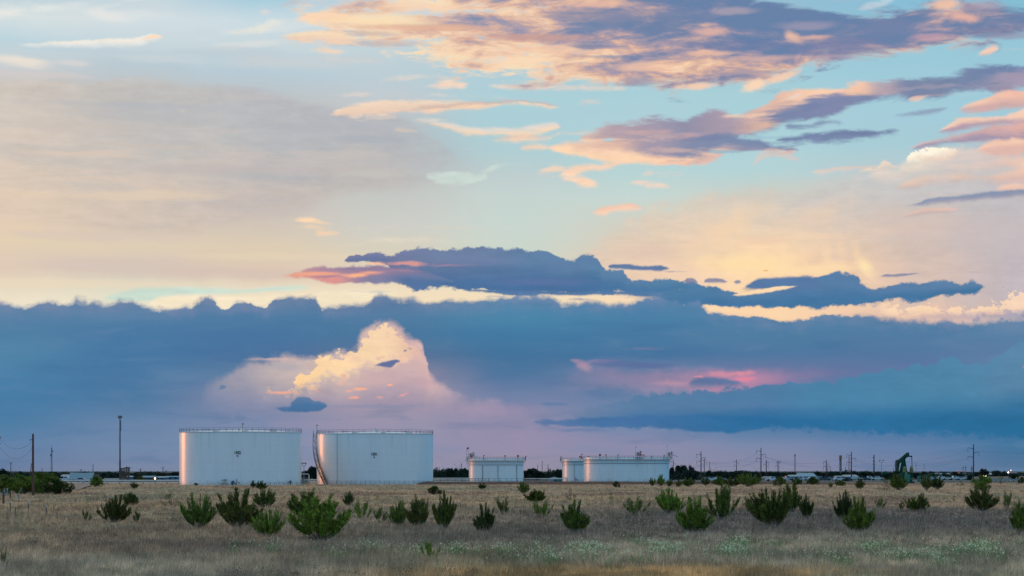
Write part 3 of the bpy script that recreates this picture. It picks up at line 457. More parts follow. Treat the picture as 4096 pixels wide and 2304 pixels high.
def tile(i0, i1, j0, j1):
    """the painted part of the sky is looked up tile by tile, so that a ray only works through the clouds near it"""
    global nt, U, V, P2, NOISE, NF, NS, NT, NH, NB, NW, TEX, XLIM
    if i1 - i0 == 1 and j1 - j0 == 1:
        XLIM = (TX[i0], TX[i1], TY[j0], TY[j1])
        g = bpy.data.node_groups.new('clouds', 'ShaderNodeTree')
        for k, ty in [('P2', 'NodeSocketVector')] + [(k, 'NodeSocketFloat') for k in ('U', 'V', 'GU', 'GV', 'F', 'S', 'T', 'B', 'H', 'W', 'X')]:
            g.interface.new_socket(k, in_out='INPUT', socket_type=ty)
        g.interface.new_socket('sky', in_out='OUTPUT', socket_type='NodeSocketColor')
        keep = (U, V, P2, NOISE, NF, NS, NT, NH, NB, NW, TEX)
        nt = g; o = g.nodes.new('NodeGroupInput').outputs
        P2 = o['P2']; U = o['U']; V = o['V']; NOISE = {k: o[k] for k in 'FSTBHWX'}; NF, NS, NT, NB, NH, NW, TEX = (o[k] for k in 'FSTBHWX')
        ops = [q for q in OPS if q[1][0] < TX[i1] and q[1][1] > TX[i0] and q[1][2] < TY[j1] and q[1][3] > TY[j0]]
        s = grid(G1, XS, o['GU'], o['GV']) if TY[j0] < 1310 else (.1, .2, .3, 1)
        for fn, _ in ops: s = fn(s)
        nt.links.new(s, g.nodes.new('NodeGroupOutput').inputs[0])
        nt = main; U, V, P2, NOISE, NF, NS, NT, NH, NB, NW, TEX = keep
        n = nt.nodes.new('ShaderNodeGroup'); n.node_tree = g
        for k, v in [('P2', P2), ('U', U), ('V', V), ('GU', GU), ('GV', GV)] + [(k, NOISE[k]) for k in 'FSTBHWX']: setin(n.inputs[k], v)
        b = nt.nodes.new('ShaderNodeBackground'); setin(b.inputs[0], n.outputs[0])
        return b.outputs[0]
    if (j1 - j0) >= (i1 - i0):
        k = (j0 + j1)//2; f = nmath('GREATER_THAN', v0, PY(TY[k])); a = tile(i0, i1, j0, k); b = tile(i0, i1, k, j1)
    else:
        k = (i0 + i1)//2; f = nmath('GREATER_THAN', u0, PX(TX[k])); a = tile(i0, k, j0, j1); b = tile(k, i1, j0, j1)
    m = nt.nodes.new('ShaderNodeMixShader'); setin(m.inputs[0], f); setin(m.inputs[1], a); setin(m.inputs[2], b)
    return m.outputs[0]
clouds = tile(0, len(TX)-1, 0, len(TY)-1)
bd = nt.nodes.new('ShaderNodeBackground'); setin(bd.inputs[0], dome)
fin = nt.nodes.new('ShaderNodeMixShader'); setin(fin.inputs[0], inner); setin(fin.inputs[1], bd.outputs[0]); setin(fin.inputs[2], clouds)
wo = nt.nodes.new('ShaderNodeOutputWorld'); nt.links.new(fin.outputs[0], wo.inputs[0])
sc.world = wd

sc.cycles.adaptive_threshold = 0.02; sc.cycles.adaptive_min_samples = 16
# ================================================================ helpers
import numpy as np
rnd = random.Random(11)
def at(x, ypix, z=0.0):
    """ground point seen in the direction (x, ypix)"""
    Y = F * (EYE - z) / (ypix - HORIZ)
    return Vector(((x - 2048) / F * Y, Y, z))
def atd(x, Y, z=0.0): return Vector(((x - 2048) / F * Y, Y, z))
def zat(y, Y): return EYE + (HORIZ - y) / F * Y
def mat(name, color, rough=.7, metal=0, var=None, scale=3, bump=0, bscale=20, spec=.5, emit=None, stretch=(1,1,1), obj=False, coat=0):
    m = bpy.data.materials.new(name); m.use_nodes = True; t = m.node_tree; b = t.nodes['Principled BSDF']
    b.inputs['Base Color'].default_value = tuple(color) + (1,); b.inputs['Roughness'].default_value = rough
    b.inputs['Metallic'].default_value = metal; b.inputs['Specular IOR Level'].default_value = spec
    if coat: b.inputs['Coat Weight'].default_value = coat; b.inputs['Coat Roughness'].default_value = .12
    if emit: b.inputs['Emission Color'].default_value = tuple(emit[:3]) + (1,); b.inputs['Emission Strength'].default_value = emit[3]
    if var or bump:
        tcn = t.nodes.new('ShaderNodeTexCoord'); mp = t.nodes.new('ShaderNodeMapping'); mp.inputs['Scale'].default_value = stretch
        t.links.new(tcn.outputs['Object'], mp.inputs[0])
    if var:
        n = t.nodes.new('ShaderNodeTexNoise'); n.inputs['Scale'].default_value = scale; n.inputs['Detail'].default_value = 5; n.inputs['Roughness'].default_value = .65
        t.links.new(mp.outputs[0], n.inputs['Vector'])
        r = t.nodes.new('ShaderNodeValToRGB'); cols = [tuple(color)] + [tuple(c) for c in var]
        r.color_ramp.elements[0].position = .32; r.color_ramp.elements[0].color = cols[0] + (1,)
        r.color_ramp.elements[1].position = .68; r.color_ramp.elements[1].color = cols[-1] + (1,)
        if len(cols) > 2:
            e = r.color_ramp.elements.new(.5); e.color = cols[1] + (1,)
        t.links.new(n.outputs[0], r.inputs[0]); last = r.outputs[0]
        if obj:
            oi = t.nodes.new('ShaderNodeObjectInfo'); hs = t.nodes.new('ShaderNodeHueSaturation')
            mr = t.nodes.new('ShaderNodeMapRange'); mr.inputs[3].default_value = .72; mr.inputs[4].default_value = 1.3
            t.links.new(oi.outputs['Random'], mr.inputs[0]); t.links.new(mr.outputs[0], hs.inputs['Value'])
            m2 = t.nodes.new('ShaderNodeMapRange'); m2.inputs[3].default_value = .485; m2.inputs[4].default_value = .515
            t.links.new(oi.outputs['Random'], m2.inputs[0]); t.links.new(m2.outputs[0], hs.inputs['Hue'])
            t.links.new(last, hs.inputs['Color']); last = hs.outputs[0]
        t.links.new(last, b.inputs['Base Color'])
    if bump:
        n2 = t.nodes.new('ShaderNodeTexNoise'); n2.inputs['Scale'].default_value = bscale; n2.inputs['Detail'].default_value = 4
        t.links.new(mp.outputs[0], n2.inputs['Vector'])
        bp = t.nodes.new('ShaderNodeBump'); bp.inputs['Strength'].default_value = bump; bp.inputs['Distance'].default_value = .05
        t.links.new(n2.outputs[0], bp.inputs['Height']); t.links.new(bp.outputs[0], b.inputs['Normal'])
    return m

class MB:
    def __init__(s): s.v = []; s.f = []
    def add(s, vs, fs):
        o = len(s.v); s.v += [tuple(v) for v in vs]; s.f += [tuple(i + o for i in f) for f in fs]; return s
    def box(s, c, d, rz=0, m=None):
        x, y, z = d[0]/2, d[1]/2, d[2]/2
        M = m or Matrix.Rotation(rz, 3, 'Z'); c = Vector(c)
        vs = [c + M @ Vector(p) for p in ((-x,-y,-z),(x,-y,-z),(x,y,-z),(-x,y,-z),(-x,-y,z),(x,-y,z),(x,y,z),(-x,y,z))]
        return s.add(vs, [(3,2,1,0),(4,5,6,7),(0,1,5,4),(1,2,6,5),(2,3,7,6),(3,0,4,7)])
    def bar(s, a, b, r, n=6, r2=None, cap=True):
        a, b = Vector(a), Vector(b); d = b - a
        if d.length < 1e-6: return s
        q = d.to_track_quat('Z', 'Y').to_matrix(); r2 = r if r2 is None else r2; vs = []
        for p, rr in ((a, r), (b, r2)):
            for i in range(n):
                t = 2*math.pi*(i+.5)/n; vs.append(p + q @ Vector((math.cos(t)*rr, math.sin(t)*rr, 0)))
        fs = [(i, (i+1) % n, n+(i+1) % n, n+i) for i in range(n)]
        if cap: fs += [tuple(range(n-1, -1, -1)), tuple(range(n, 2*n))]
        return s.add(vs, fs)
    def path(s, pts, r, n=5):
        for a, b in zip(pts, pts[1:]): s.bar(a, b, r, n)
        return s
    def beam(s, a, b, w, h):
        a, b = Vector(a), Vector(b); d = b - a; m = d.to_track_quat('X', 'Z').to_matrix()
        return s.box((a+b)/2, (d.length, w, h), m=m)
    def lathe(s, prof, n=48, c=(0,0,0), close=True):
        vs = []; c = Vector(c)
        for r, z in prof:
            for i in range(n):
                t = 2*math.pi*i/n; vs.append(c + Vector((math.cos(t)*r, math.sin(t)*r, z)))
        fs = []
        for k in range(len(prof)-1):
            for i in range(n): j = (i+1) % n; fs.append((k*n+i, k*n+j, (k+1)*n+j, (k+1)*n+i))
        if close: fs.append(tuple((len(prof)-1)*n+i for i in range(n)))
        return s.add(vs, fs)
    def ring(s, R_, z, w, h, n=72, a0=0, a1=360, c=(0,0,0)):
        """flat band running round a tank"""
        c = Vector(c); k = max(2, int(n*(a1-a0)/360)); vs = []; fs = []
        for i in range(k+1):
            t = R(a0+(a1-a0)*i/k); u = Vector((math.cos(t), math.sin(t), 0))
            for rr, zz in ((R_, z), (R_+w, z), (R_+w, z+h), (R_, z+h)): vs.append(c + u*rr + Vector((0,0,zz)))
        for i in range(k):
            for j in range(4): fs.append((i*4+j, i*4+(j+1) % 4, (i+1)*4+(j+1) % 4, (i+1)*4+j))
        fs += [(3,2,1,0), (k*4, k*4+1, k*4+2, k*4+3)]
        return s.add(vs, fs)
    def blob(s, c, r, n=8, jit=.18, seed=0):
        rr = random.Random(seed); vs = []; fs = []; c = Vector(c); m = n//2
        for i in range(m+1):
            ph = math.pi*i/m
            for j in range(n):
                t = 2*math.pi*j/n; k = 1+rr.uniform(-jit, jit)
                vs.append(c + Vector((r[0]*math.sin(ph)*math.cos(t)*k, r[1]*math.sin(ph)*math.sin(t)*k, r[2]*math.cos(ph)*k)))
        for i in range(m):
            for j in range(n): fs.append((i*n+j, (i+1)*n+j, (i+1)*n+(j+1) % n, i*n+(j+1) % n))
        return s.add(vs, fs)
    def build(s, name, material, parent=None, smooth=False, loc=None):
        me = bpy.data.meshes.new(name); me.from_pydata(s.v, [], s.f); me.update()
        o = bpy.data.objects.new(name, me); COL.objects.link(o); me.materials.append(material)
        if smooth: me.polygons.foreach_set('use_smooth', [True]*len(me.polygons))
        if parent: o.parent = parent
        if loc is not None: o.location = loc
        return o
def tag(o, label=None, cat=None, group=None, kind=None):
    if label: o['label'] = label
    if cat: o['category'] = cat
    if group: o['group'] = group
    if kind: o['kind'] = kind
    return o
def empty(name, loc, label, cat, group=None, rz=0):
    o = bpy.data.objects.new(name, None); COL.objects.link(o); o.location = loc; o.rotation_euler = (0, 0, rz)
    o.empty_display_size = .3
    return tag(o, label, cat, group)
def dup(root, loc, label, rz=0, scale=None, group=None):
    r = root.copy(); COL.objects.link(r); r.location = loc; r.rotation_euler = (0, 0, rz); r['label'] = label
    if scale is not None: r.scale = scale if hasattr(scale, '__len__') else (scale,)*3
    if group: r['group'] = group
    for ch in list(root.children):
        c = ch.copy(); COL.objects.link(c); c.parent = r
        for g in list(ch.children):
            d = g.copy(); COL.objects.link(d); d.parent = c
    return r
def text_mesh(s_, size, material, name, parent, loc, rot, extrude=.01, xs=1.0):
    cu = bpy.data.curves.new(name, 'FONT'); cu.body = s_; cu.size = size; cu.extrude = extrude; cu.align_x = 'CENTER'; cu.align_y = 'CENTER'
    cu.offset = size*.03; cu.space_character = 1.08
    o = bpy.data.objects.new(name, cu); COL.objects.link(o)
    dg = bpy.context.evaluated_depsgraph_get(); me = bpy.data.meshes.new_from_object(o.evaluated_get(dg))
    bpy.data.objects.remove(o); m = bpy.data.objects.new(name, me); COL.objects.link(m)
    me.materials.clear(); me.materials.append(material)
    m.parent = parent; m.location = loc; m.rotation_euler = rot; m.scale = (xs, 1, 1)
    return m

# ---------------------------------------------------------------- sun: low dusk light from the left, behind thin cloud
sd = bpy.data.lights.new('sun', 'SUN'); sd.energy = .5; sd.angle = R(14); sd.color = (1.0, .33, .11)
so = bpy.data.objects.new('sun', sd); COL.objects.link(so)
so.rotation_euler = Vector(sdir).to_track_quat('Z', 'Y').to_euler()

# ================================================================ ground
def field_nodes(t):
    """colour of the dry range grass by its place on the ground"""
    geo = t.nodes.new('ShaderNodeNewGeometry'); sx = t.nodes.new('ShaderNodeSeparateXYZ'); t.links.new(geo.outputs['Position'], sx.inputs[0])
    def noise(sc_, det, off, st=(1,1,1), rough=.6):
        mp = t.nodes.new('ShaderNodeMapping'); mp.inputs['Scale'].default_value = st; mp.inputs['Location'].default_value = (off, off*2, 0)
        t.links.new(geo.outputs['Position'], mp.inputs[0])
        n = t.nodes.new('ShaderNodeTexNoise'); n.noise_dimensions = '2D'; n.inputs['Scale'].default_value = sc_; n.inputs['Detail'].default_value = det; n.inputs['Roughness'].default_value = rough
        t.links.new(mp.outputs[0], n.inputs['Vector']); return n.outputs[0]
    def m(op, a, b, c=None):
        n = t.nodes.new('ShaderNodeMath'); n.operation = op
        for i, q in enumerate((a, b, c)):
            if q is None: continue
            if isinstance(q, bpy.types.NodeSocket): t.links.new(q, n.inputs[i])
            else: n.inputs[i].default_value = q
        return n.outputs[0]
    def sm(v, a, b, c=0, d=1):
        n = t.nodes.new('ShaderNodeMapRange'); n.interpolation_type = 'SMOOTHSTEP'; t.links.new(v, n.inputs[0])
        for i, q in enumerate((a, b, c, d)): n.inputs[i+1].default_value = q
        return n.outputs[0]
    def mx(f, a, b):
        n = t.nodes.new('ShaderNodeMix'); n.data_type = 'RGBA'
        if isinstance(f, bpy.types.NodeSocket): t.links.new(f, n.inputs[0])
        else: n.inputs[0].default_value = f
        for s_, q in ((n.inputs[6], a), (n.inputs[7], b)):
            if isinstance(q, bpy.types.NodeSocket): t.links.new(q, s_)
            else: s_.default_value = tuple(q) + (1,)
        return n.outputs[2]
    Yn = m('MULTIPLY_ADD', noise(.012, 3, 5), 90, sx.outputs[1]); Yn = m('SUBTRACT', Yn, 45)
    inv = m('DIVIDE', F*EYE, Yn)                       # 1/distance is even in the way the field recedes
    big = noise(.02, 4, 40, (1, .45, 1)); mid = noise(.11, 5, 9, (1, .4, 1)); fine = noise(.7, 5, 3, (1, .6, 1)); pat = noise(.045, 4, 77, (1, .35, 1))
    tan = mx(sm(mid, .35, .65), TAN, TAN2)
    tan = mx(sm(pat, .52, .66, 0, .8), tan, RUST)
    tan = mx(sm(big, .5, .7, 0, .65), tan, GREEN)
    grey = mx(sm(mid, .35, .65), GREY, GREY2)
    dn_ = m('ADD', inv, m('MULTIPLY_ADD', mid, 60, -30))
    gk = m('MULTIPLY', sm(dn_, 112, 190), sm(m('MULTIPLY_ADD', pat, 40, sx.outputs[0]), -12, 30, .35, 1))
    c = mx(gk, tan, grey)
    near = mx(sm(mid, .4, .62), NEAR, NEAR2)
    near = mx(sm(pat, .56, .7, 0, .5), near, RUST2)
    near = mx(sm(big, .48, .66, 0, .45), near, GREEN2)
    c = mx(sm(inv, 280, 345), c, near)
    # the rusty-brown sward in front, right of centre
    dx = m('SUBTRACT', sx.outputs[0], 4); e = m('SQRT', m('ADD', m('POWER', m('DIVIDE', dx, 8), 2), m('POWER', m('DIVIDE', m('SUBTRACT', sx.outputs[1], 76), 6), 2)), 0)
    e = m('ADD', e, m('MULTIPLY', mid, .8))
    c = mx(sm(e, 1.0, 1.9, .9, 0), c, (.52,.30,.12))
    dk = m('MULTIPLY', sm(fine, .3, .7, .74, 1.42), sm(noise(.22, 3, 33, (1,.5,1)), .3, .7, .80, 1.36))
    n = t.nodes.new('ShaderNodeVectorMath'); n.operation = 'SCALE'; t.links.new(c, n.inputs[0]); t.links.new(dk, n.inputs['Scale'])
    return n.outputs[0], mx, sm, m, sx, noise
TAN = (.56,.345,.185); TAN2 = (.44,.30,.165); RUST = (.30,.165,.10); GREEN = (.28,.26,.155)
GREY = (.205,.15,.11); GREY2 = (.27,.195,.14); NEAR = (.48,.34,.22); NEAR2 = (.40,.305,.20); RUST2 = (.33,.195,.10); GREEN2 = (.29,.34,.165)
gm = bpy.data.materials.new('ground'); gm.use_nodes = True; t_ = gm.node_tree; bs = t_.nodes['Principled BSDF']
col, mx, sm, m_, sx, ns_ = field_nodes(t_)
soil = mx(.45, col, (.13,.10,.08))
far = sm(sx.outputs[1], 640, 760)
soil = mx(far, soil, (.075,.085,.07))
t_.links.new(soil, bs.inputs['Base Color']); bs.inputs['Roughness'].default_value = .95; bs.inputs['Specular IOR Level'].default_value = .1
g = MB()
xs = [-30000,-3000,-600,-300]+[-200+10*i for i in range(41)]+[300,600,3000,30000]; ys = [-400,-50]+[20+10*i for i in range(70)]+[800,1200,3000,8000,45000]
def gz(x, y):
    if 60 < y < 560 and abs(x) < 300: return .22*(mnoise.noise(Vector((x*.03, y*.03, 0))))
    return 0
g.add([(x, y, gz(x, y)) for y in ys for x in xs], [(j*len(xs)+i, j*len(xs)+i+1, (j+1)*len(xs)+i+1, (j+1)*len(xs)+i) for j in range(len(ys)-1) for i in range(len(xs)-1)])
tag(g.build('ground', gm, smooth=True), kind='structure')

# berm of bare earth in front of the low tanks
bm_ = mat('berm_soil', (.075,.052,.045), .95, var=[(.12,.08,.065),(.16,.085,.055)], scale=.35, spec=.1, stretch=(1,1,1))
b = MB(); pts = []; nx = 160
for i in range(nx+1):
    X = -48 + (58+48+60)*i/nx
    k = min(1, max(0, (X+48)/22)) * min(1, max(0.25, (118-X)/50))
    for j, (dy, dz) in enumerate(((-3.2,0),(-1.6,.45),(-.5,.78),(.6,.8),(1.8,.4),(3.2,0))):
        z = dz*k + (.10*mnoise.noise(Vector((X*.5, dy, 3)))+.10*mnoise.noise(Vector((X*.13, dy, 9))) if 0 < j < 5 else -.3)
        pts.append((X, 606 + dy*1.5, z))
b.add(pts, [(i*6+j, (i+1)*6+j, (i+1)*6+j+1, i*6+j+1) for i in range(nx) for j in range(5)])
tag(b.build('earth_berm', bm_, smooth=True), kind='structure')
# dirt track
tm = mat('track', (.26,.19,.16), .95, var=[(.32,.25,.21)], scale=.6, spec=.1)
a, b2, c_, d_ = at(262,1964,.0), at(330,1957,.0), at(372,1936,.0), at(300,1938,.0)
pts = [(at(255,1962),at(318,1962)),(at(268,1956),at(330,1957)),(at(288,1949),at(350,1950)),(at(300,1943),at(366,1944)),(at(310,1937),at(392,1938)),(at(316,1932),at(430,1932))]
tb = MB(); v = []
for l, r_ in pts: v += [(l.x, l.y, .26), (r_.x, r_.y, .26)]
tb.add(v, [(2*i, 2*i+1, 2*i+3, 2*i+2) for i in range(len(pts)-1)]); tag(tb.build('dirt_track', tm), kind='structure')

# ================================================================ storage tanks
white = bpy.data.materials.new('tank_paint'); white.use_nodes = True; t_ = white.node_tree; bs = t_.nodes['Principled BSDF']
bs.inputs['Roughness'].default_value = .45; bs.inputs['Coat Weight'].default_value = 1.0; bs.inputs['Coat Roughness'].default_value = .22
tcn = t_.nodes.new('ShaderNodeTexCoord'); sp_ = t_.nodes.new('ShaderNodeSeparateXYZ'); t_.links.new(tcn.outputs['Object'], sp_.inputs[0])
def tm_(op, a, b=0.0, c=None):
    n = t_.nodes.new('ShaderNodeMath'); n.operation = op
    for i, q in enumerate((a, b, c)):
        if q is None: continue
        if isinstance(q, bpy.types.NodeSocket): t_.links.new(q, n.inputs[i])
        else: n.inputs[i].default_value = q
    return n.outputs[0]
# horizontal weld seams every 2.4 m, vertical ones staggered, faint rain streaks
fz = tm_('FRACT', tm_('DIVIDE', sp_.outputs[2], 2.41)); sz = tm_('LESS_THAN', tm_('ABSOLUTE', tm_('SUBTRACT', fz, .5)), .012)
ang = tm_('ARCTAN2', sp_.outputs[0], sp_.outputs[1]); row = tm_('FLOOR', tm_('ADD', tm_('DIVIDE', sp_.outputs[2], 2.41), .5))
fa = tm_('FRACT', tm_('ADD', tm_('MULTIPLY', ang, 2.2), tm_('MULTIPLY', row, .37))); sa = tm_('LESS_THAN', fa, .012)
seam = tm_('MAXIMUM', sz, tm_('MULTIPLY', sa, .7))
n1 = t_.nodes.new('ShaderNodeTexNoise'); n1.inputs['Scale'].default_value = 1; n1.inputs['Detail'].default_value = 5
mp = t_.nodes.new('ShaderNodeMapping'); mp.inputs['Scale'].default_value = (.5, .5, .10); t_.links.new(tcn.outputs['Object'], mp.inputs[0]); t_.links.new(mp.outputs[0], n1.inputs['Vector'])
rp = t_.nodes.new('ShaderNodeValToRGB'); rp.color_ramp.elements[0].position = .3; rp.color_ramp.elements[0].color = (.78,.81,.82,1); rp.color_ramp.elements[1].position = .7; rp.color_ramp.elements[1].color = (.83,.86,.87,1)
t_.links.new(n1.outputs[0], rp.inputs[0])
mxn = t_.nodes.new('ShaderNodeMix'); mxn.data_type = 'RGBA'; t_.links.new(tm_('MULTIPLY', seam, .22), mxn.inputs[0]); t_.links.new(rp.outputs[0], mxn.inputs[6]); mxn.inputs[7].default_value = (.3,.3,.3,1)
# dust round the foot and a few thin runs below the rim
n4 = t_.nodes.new('ShaderNodeTexNoise'); n4.inputs['Scale'].default_value = 1; n4.inputs['Detail'].default_value = 4
mp4 = t_.nodes.new('ShaderNodeMapping'); mp4.inputs['Scale'].default_value = (1.1, 1.1, .03); t_.links.new(tcn.outputs['Object'], mp4.inputs[0]); t_.links.new(mp4.outputs[0], n4.inputs['Vector'])
runs = tm_('MULTIPLY', tm_('MULTIPLY', tm_('SUBTRACT', n4.outputs[0], .60), 4.0), .5)
n5 = t_.nodes.new('ShaderNodeTexNoise'); n5.inputs['Scale'].default_value = .8; n5.inputs['Detail'].default_value = 4; t_.links.new(tcn.outputs['Object'], n5.inputs['Vector'])
dust = tm_('SUBTRACT', tm_('MULTIPLY', n5.outputs[0], 1.1), tm_('MULTIPLY', sp_.outputs[2], .45))
stain = tm_('MINIMUM', tm_('MAXIMUM', tm_('MAXIMUM', runs, dust), 0.0), .45)
mx4 = t_.nodes.new('ShaderNodeMix'); mx4.data_type = 'RGBA'; t_.links.new(stain, mx4.inputs[0]); t_.links.new(mxn.outputs[2], mx4.inputs[6]); mx4.inputs[7].default_value = (.42,.36,.29,1)
t_.links.new(mx4.outputs[2], bs.inputs['Base Color'])
bp = t_.nodes.new('ShaderNodeBump'); bp.inputs['Strength'].default_value = .1; bp.inputs['Distance'].default_value = .02
n2 = t_.nodes.new('ShaderNodeTexNoise'); n2.inputs['Scale'].default_value = .12; n2.inputs['Detail'].default_value = 2; t_.links.new(tcn.outputs['Object'], n2.inputs['Vector'])
t_.links.new(tm_('SUBTRACT', n2.outputs[0], tm_('MULTIPLY', seam, .06)), bp.inputs['Height']); t_.links.new(bp.outputs[0], bs.inputs['Normal']); t_.links.new(bp.outputs[0], bs.inputs['Coat Normal'])
wtrim = mat('white_steel', (.72,.73,.72), .5, var=[(.6,.6,.58)], scale=2)
rail_m = mat('galvanised_rail', (.10,.11,.12), .55, metal=.4); dark = mat('dark_steel', (.045,.05,.055), .6, metal=.2)
greyst = mat('grey_steel', (.24,.26,.26), .55, metal=.3); rust = mat('rusty_steel', (.20,.085,.06), .8, var=[(.28,.12,.08)], scale=4)
red = mat('red_paint', (.42,.03,.02), .5); black = mat('black_paint', (.012,.012,.014), .6)

def railing(mb, R_, z, h=1.07, posts=52, r=.035, a0=0, a1=360, mids=(.55,)):
    for zz in (h,)+tuple(h*m for m in mids):
        n = 72; k = int(n*(a1-a0)/360)
        for i in range(k):
            t0, t1 = R(a0+(a1-a0)*i/k), R(a0+(a1-a0)*(i+1)/k)
            mb.bar((math.cos(t0)*R_, math.sin(t0)*R_, z+zz), (math.cos(t1)*R_, math.sin(t1)*R_, z+zz), r, 4, cap=False)
    for i in range(posts+1):
        t = R(a0+(a1-a0)*i/posts); mb.bar((math.cos(t)*R_, math.sin(t)*R_, z-.1), (math.cos(t)*R_, math.sin(t)*R_, z+h), r*1.15, 4)

def big_tank(xc, Yc, Rr, H, number, label, stair):
    c = atd(xc, Yc); T = empty('storage_tank', c, label, 'storage tank', 'tall white storage tanks')
    s_ = MB(); s_.lathe([(Rr, 0), (Rr, H*.5), (Rr, H)], 160, close=False); s_.build('shell', white, T, True)
    r_ = MB(); r_.lathe([(Rr+.02, H), (Rr*.7, H+.36), (Rr*.4, H+.62), (Rr*.15, H+.72), (.01, H+.75)], 96); rf = r_.build('roof', wtrim, T, True)
    g_ = MB(); g_.ring(Rr-.02, H-.14, .16, .12, 120); g_.ring(Rr-.01, 0, .12, .1, 120); g_.build('curb_angle', wtrim, T)
    # roof vents and the raised hub
    v_ = MB(); v_.lathe([(1.0, H+.66), (1.0, H+1.0), (.6, H+1.15), (.01, H+1.2)], 24); v_.bar((0,0,H+1.1), (0,0,H+1.75), .12, 8); v_.bar((0,0,H+1.7), (0,0,H+1.85), .3, 8); v_.build('centre_vent', wtrim, rf)
    for i in range(12):
        t = R(30*i+12); p = Vector((math.cos(t)*(Rr-1.4), math.sin(t)*(Rr-1.4), H+.05))
        q = MB(); q.box(p+Vector((0,0,.14)), (1.5,.9,.34), t+math.pi/2); q.build('roof_hatch', wtrim, rf)
    for i in range(16):
        t = R(22.5*i+5); q = MB(); rr = Rr*(.55 if i % 2 else .78); p = Vector((math.cos(t)*rr, math.sin(t)*rr, H+.3)); q.bar(p, p+Vector((0,0,.5)), .09, 6); q.bar(p+Vector((0,0,.5)), p+Vector((0,0,.62)), .17, 6); q.build('vent_pipe', greyst, rf)
    rl = MB(); railing(rl, Rr-.02, H, posts=60); rl.build('railing', rail_m, T)
    # lamp standard above the rim
    a_ = -math.pi/2 + (.16 if not stair else -1.45)
    lp = MB(); p = Vector((math.cos(a_)*Rr, math.sin(a_)*Rr, H)); lp.bar(p, p+Vector((0,0,2.0 if not stair else 2.5)), .05, 5); lp.box(p+Vector((.08,0,2.05 if not stair else 2.55)), (.34,.3,.3)); lp.build('lamp', dark, T)
    # painted number and diamond placard
    dth = .14 if not stair else .17
    th = -math.pi/2 + (.078 if not stair else .05)
    face = Vector((math.cos(th), math.sin(th), 0))
    text_mesh(number, 1.12, black, 'tank_number', T, face*(Rr+.10)+Vector((0,0,H*(.605 if not stair else .59))), (R(90), 0, th+math.pi/2), xs=.74)
    for nm, o_, cm in (('hazard_placard', Vector((0,0,0)), None),):
        pc = face*(Rr+.12)+Vector((0,0,H*(.605 if not stair else .59)-.92)); q = MB(); tx = Vector((-face.y, face.x, 0))
        for k, (dx, dz, mm) in enumerate(((0,.15,black),(-.15,0,red),(.15,0,black))):
            cc = pc + tx*dx + Vector((0,0,dz)); e = .145
            q = MB(); vs = [cc+tx*e, cc+Vector((0,0,e)), cc-tx*e, cc-Vector((0,0,e))]; vs2 = [v+face*-.03 for v in vs]
            q.add(vs+vs2, [(0,1,2,3),(7,6,5,4),(0,4,5,1),(1,5,6,2),(2,6,7,3),(3,7,4,0)]); q.build('hazard_placard', mm, T)
    return T, c
T1502, c1502 = big_tank((720.2+1204.4)/2, 588, 16.76, 14.42, '1502', 'tall white oil tank lettered 1502, nearest the left power poles', False)
T1501, c1501 = big_tank((1268.5+1732)/2, 614, 16.76, 14.45, '1501', 'tall white oil tank lettered 1501 with a spiral stair down its left side', True)
# spiral stair of tank 1501: from the rim at far left down round the front
st_ = MB(); tr = MB(); hr = MB(); hr2 = MB(); Rr, H = 16.76, 14.45; n = 66; prev = None
a_top, a_bot = R(-184), R(-139)
for i in range(n+1):
    k = i/n; a = a_top + (a_bot-a_top)*k; z = H*(1-k)+.1
    pi_ = Vector((math.cos(a)*(Rr+.22), math.sin(a)*(Rr+.22), z)); po = Vector((math.cos(a)*(Rr+1.15), math.sin(a)*(Rr+1.15), z))
    tr.beam(pi_, po, .26, .05)
    if prev:
        for q0, q1, hq in ((prev[0], pi_, hr), (prev[1], po, hr2)):
            st_.beam(q0, q1, .09, .38)
            for hh in (1.05, .55): hq.bar(q0+Vector((0,0,hh)), q1+Vector((0,0,hh)), .035, 4, cap=False)
    if i % 4 == 0:
        for q0, hq in ((pi_, hr), (po, hr2)): hq.bar(q0, q0+Vector((0,0,1.05)), .04, 4)
        if i % 8 == 0 and 0 < i < n-4: st_.bar(po-Vector((0,0,.1)), Vector((math.cos(a)*Rr, math.sin(a)*Rr, z-1.1)), .05, 5)
    prev = (pi_, po)
S = st_.build('stair', dark, T1501); tr.build('tread', dark, S); hr.build('handrail', rail_m, S); hr2.build('handrail', rail_m, S)
# gauge pipe down the shell of 1501, and its stair-foot lamp
q = MB(); a = math.pi*1.5 - math.asin((1500-(1200+757*.2174))/ (463.7/2)) ; q.bar((math.cos(a)*(Rr+.1), math.sin(a)*(Rr+.1), .2), (math.cos(a)*(Rr+.1), math.sin(a)*(Rr+.1), H-.1), .05, 5); q.build('gauge_pipe', greyst, T1501)
q = MB(); a = R(-142); p = Vector((math.cos(a)*(Rr+1.5), math.sin(a)*(Rr+1.5), 0)); q.bar(p, p+Vector((0,0,2.2)), .05, 5); q.box(p+Vector((0,0,2.25)), (.3,.3,.25)); q.build('stair_lamp', dark, T1501)
# valves at the foot of 1502
q = MB(); a = R(-32); p = Vector((math.cos(a)*(Rr+.6), math.sin(a)*(Rr+.6), .7)); q.bar(p-Vector((0,0,.7)), p+Vector((0,0,.5)), .16, 8); q.bar(p+Vector((-.4,0,.1)), p+Vector((.4,0,.1)), .2, 8); q.lathe([(.3,.62),(.3,.68)], 12, c=p); q.build('valve', dark, T1502)
q = MB(); a = -math.pi/2+.02; p = Vector((0, -Rr-.5, .9)); q.bar(p-Vector((0,0,.9)), p+Vector((0,0,.15)), .32, 10); q.bar(p+Vector((-.05,.0,.15)), p+Vector((.5,0,.15)), .2, 8); q.build('manway', mat('blue_paint', (.03,.10,.20), .5), T1502)

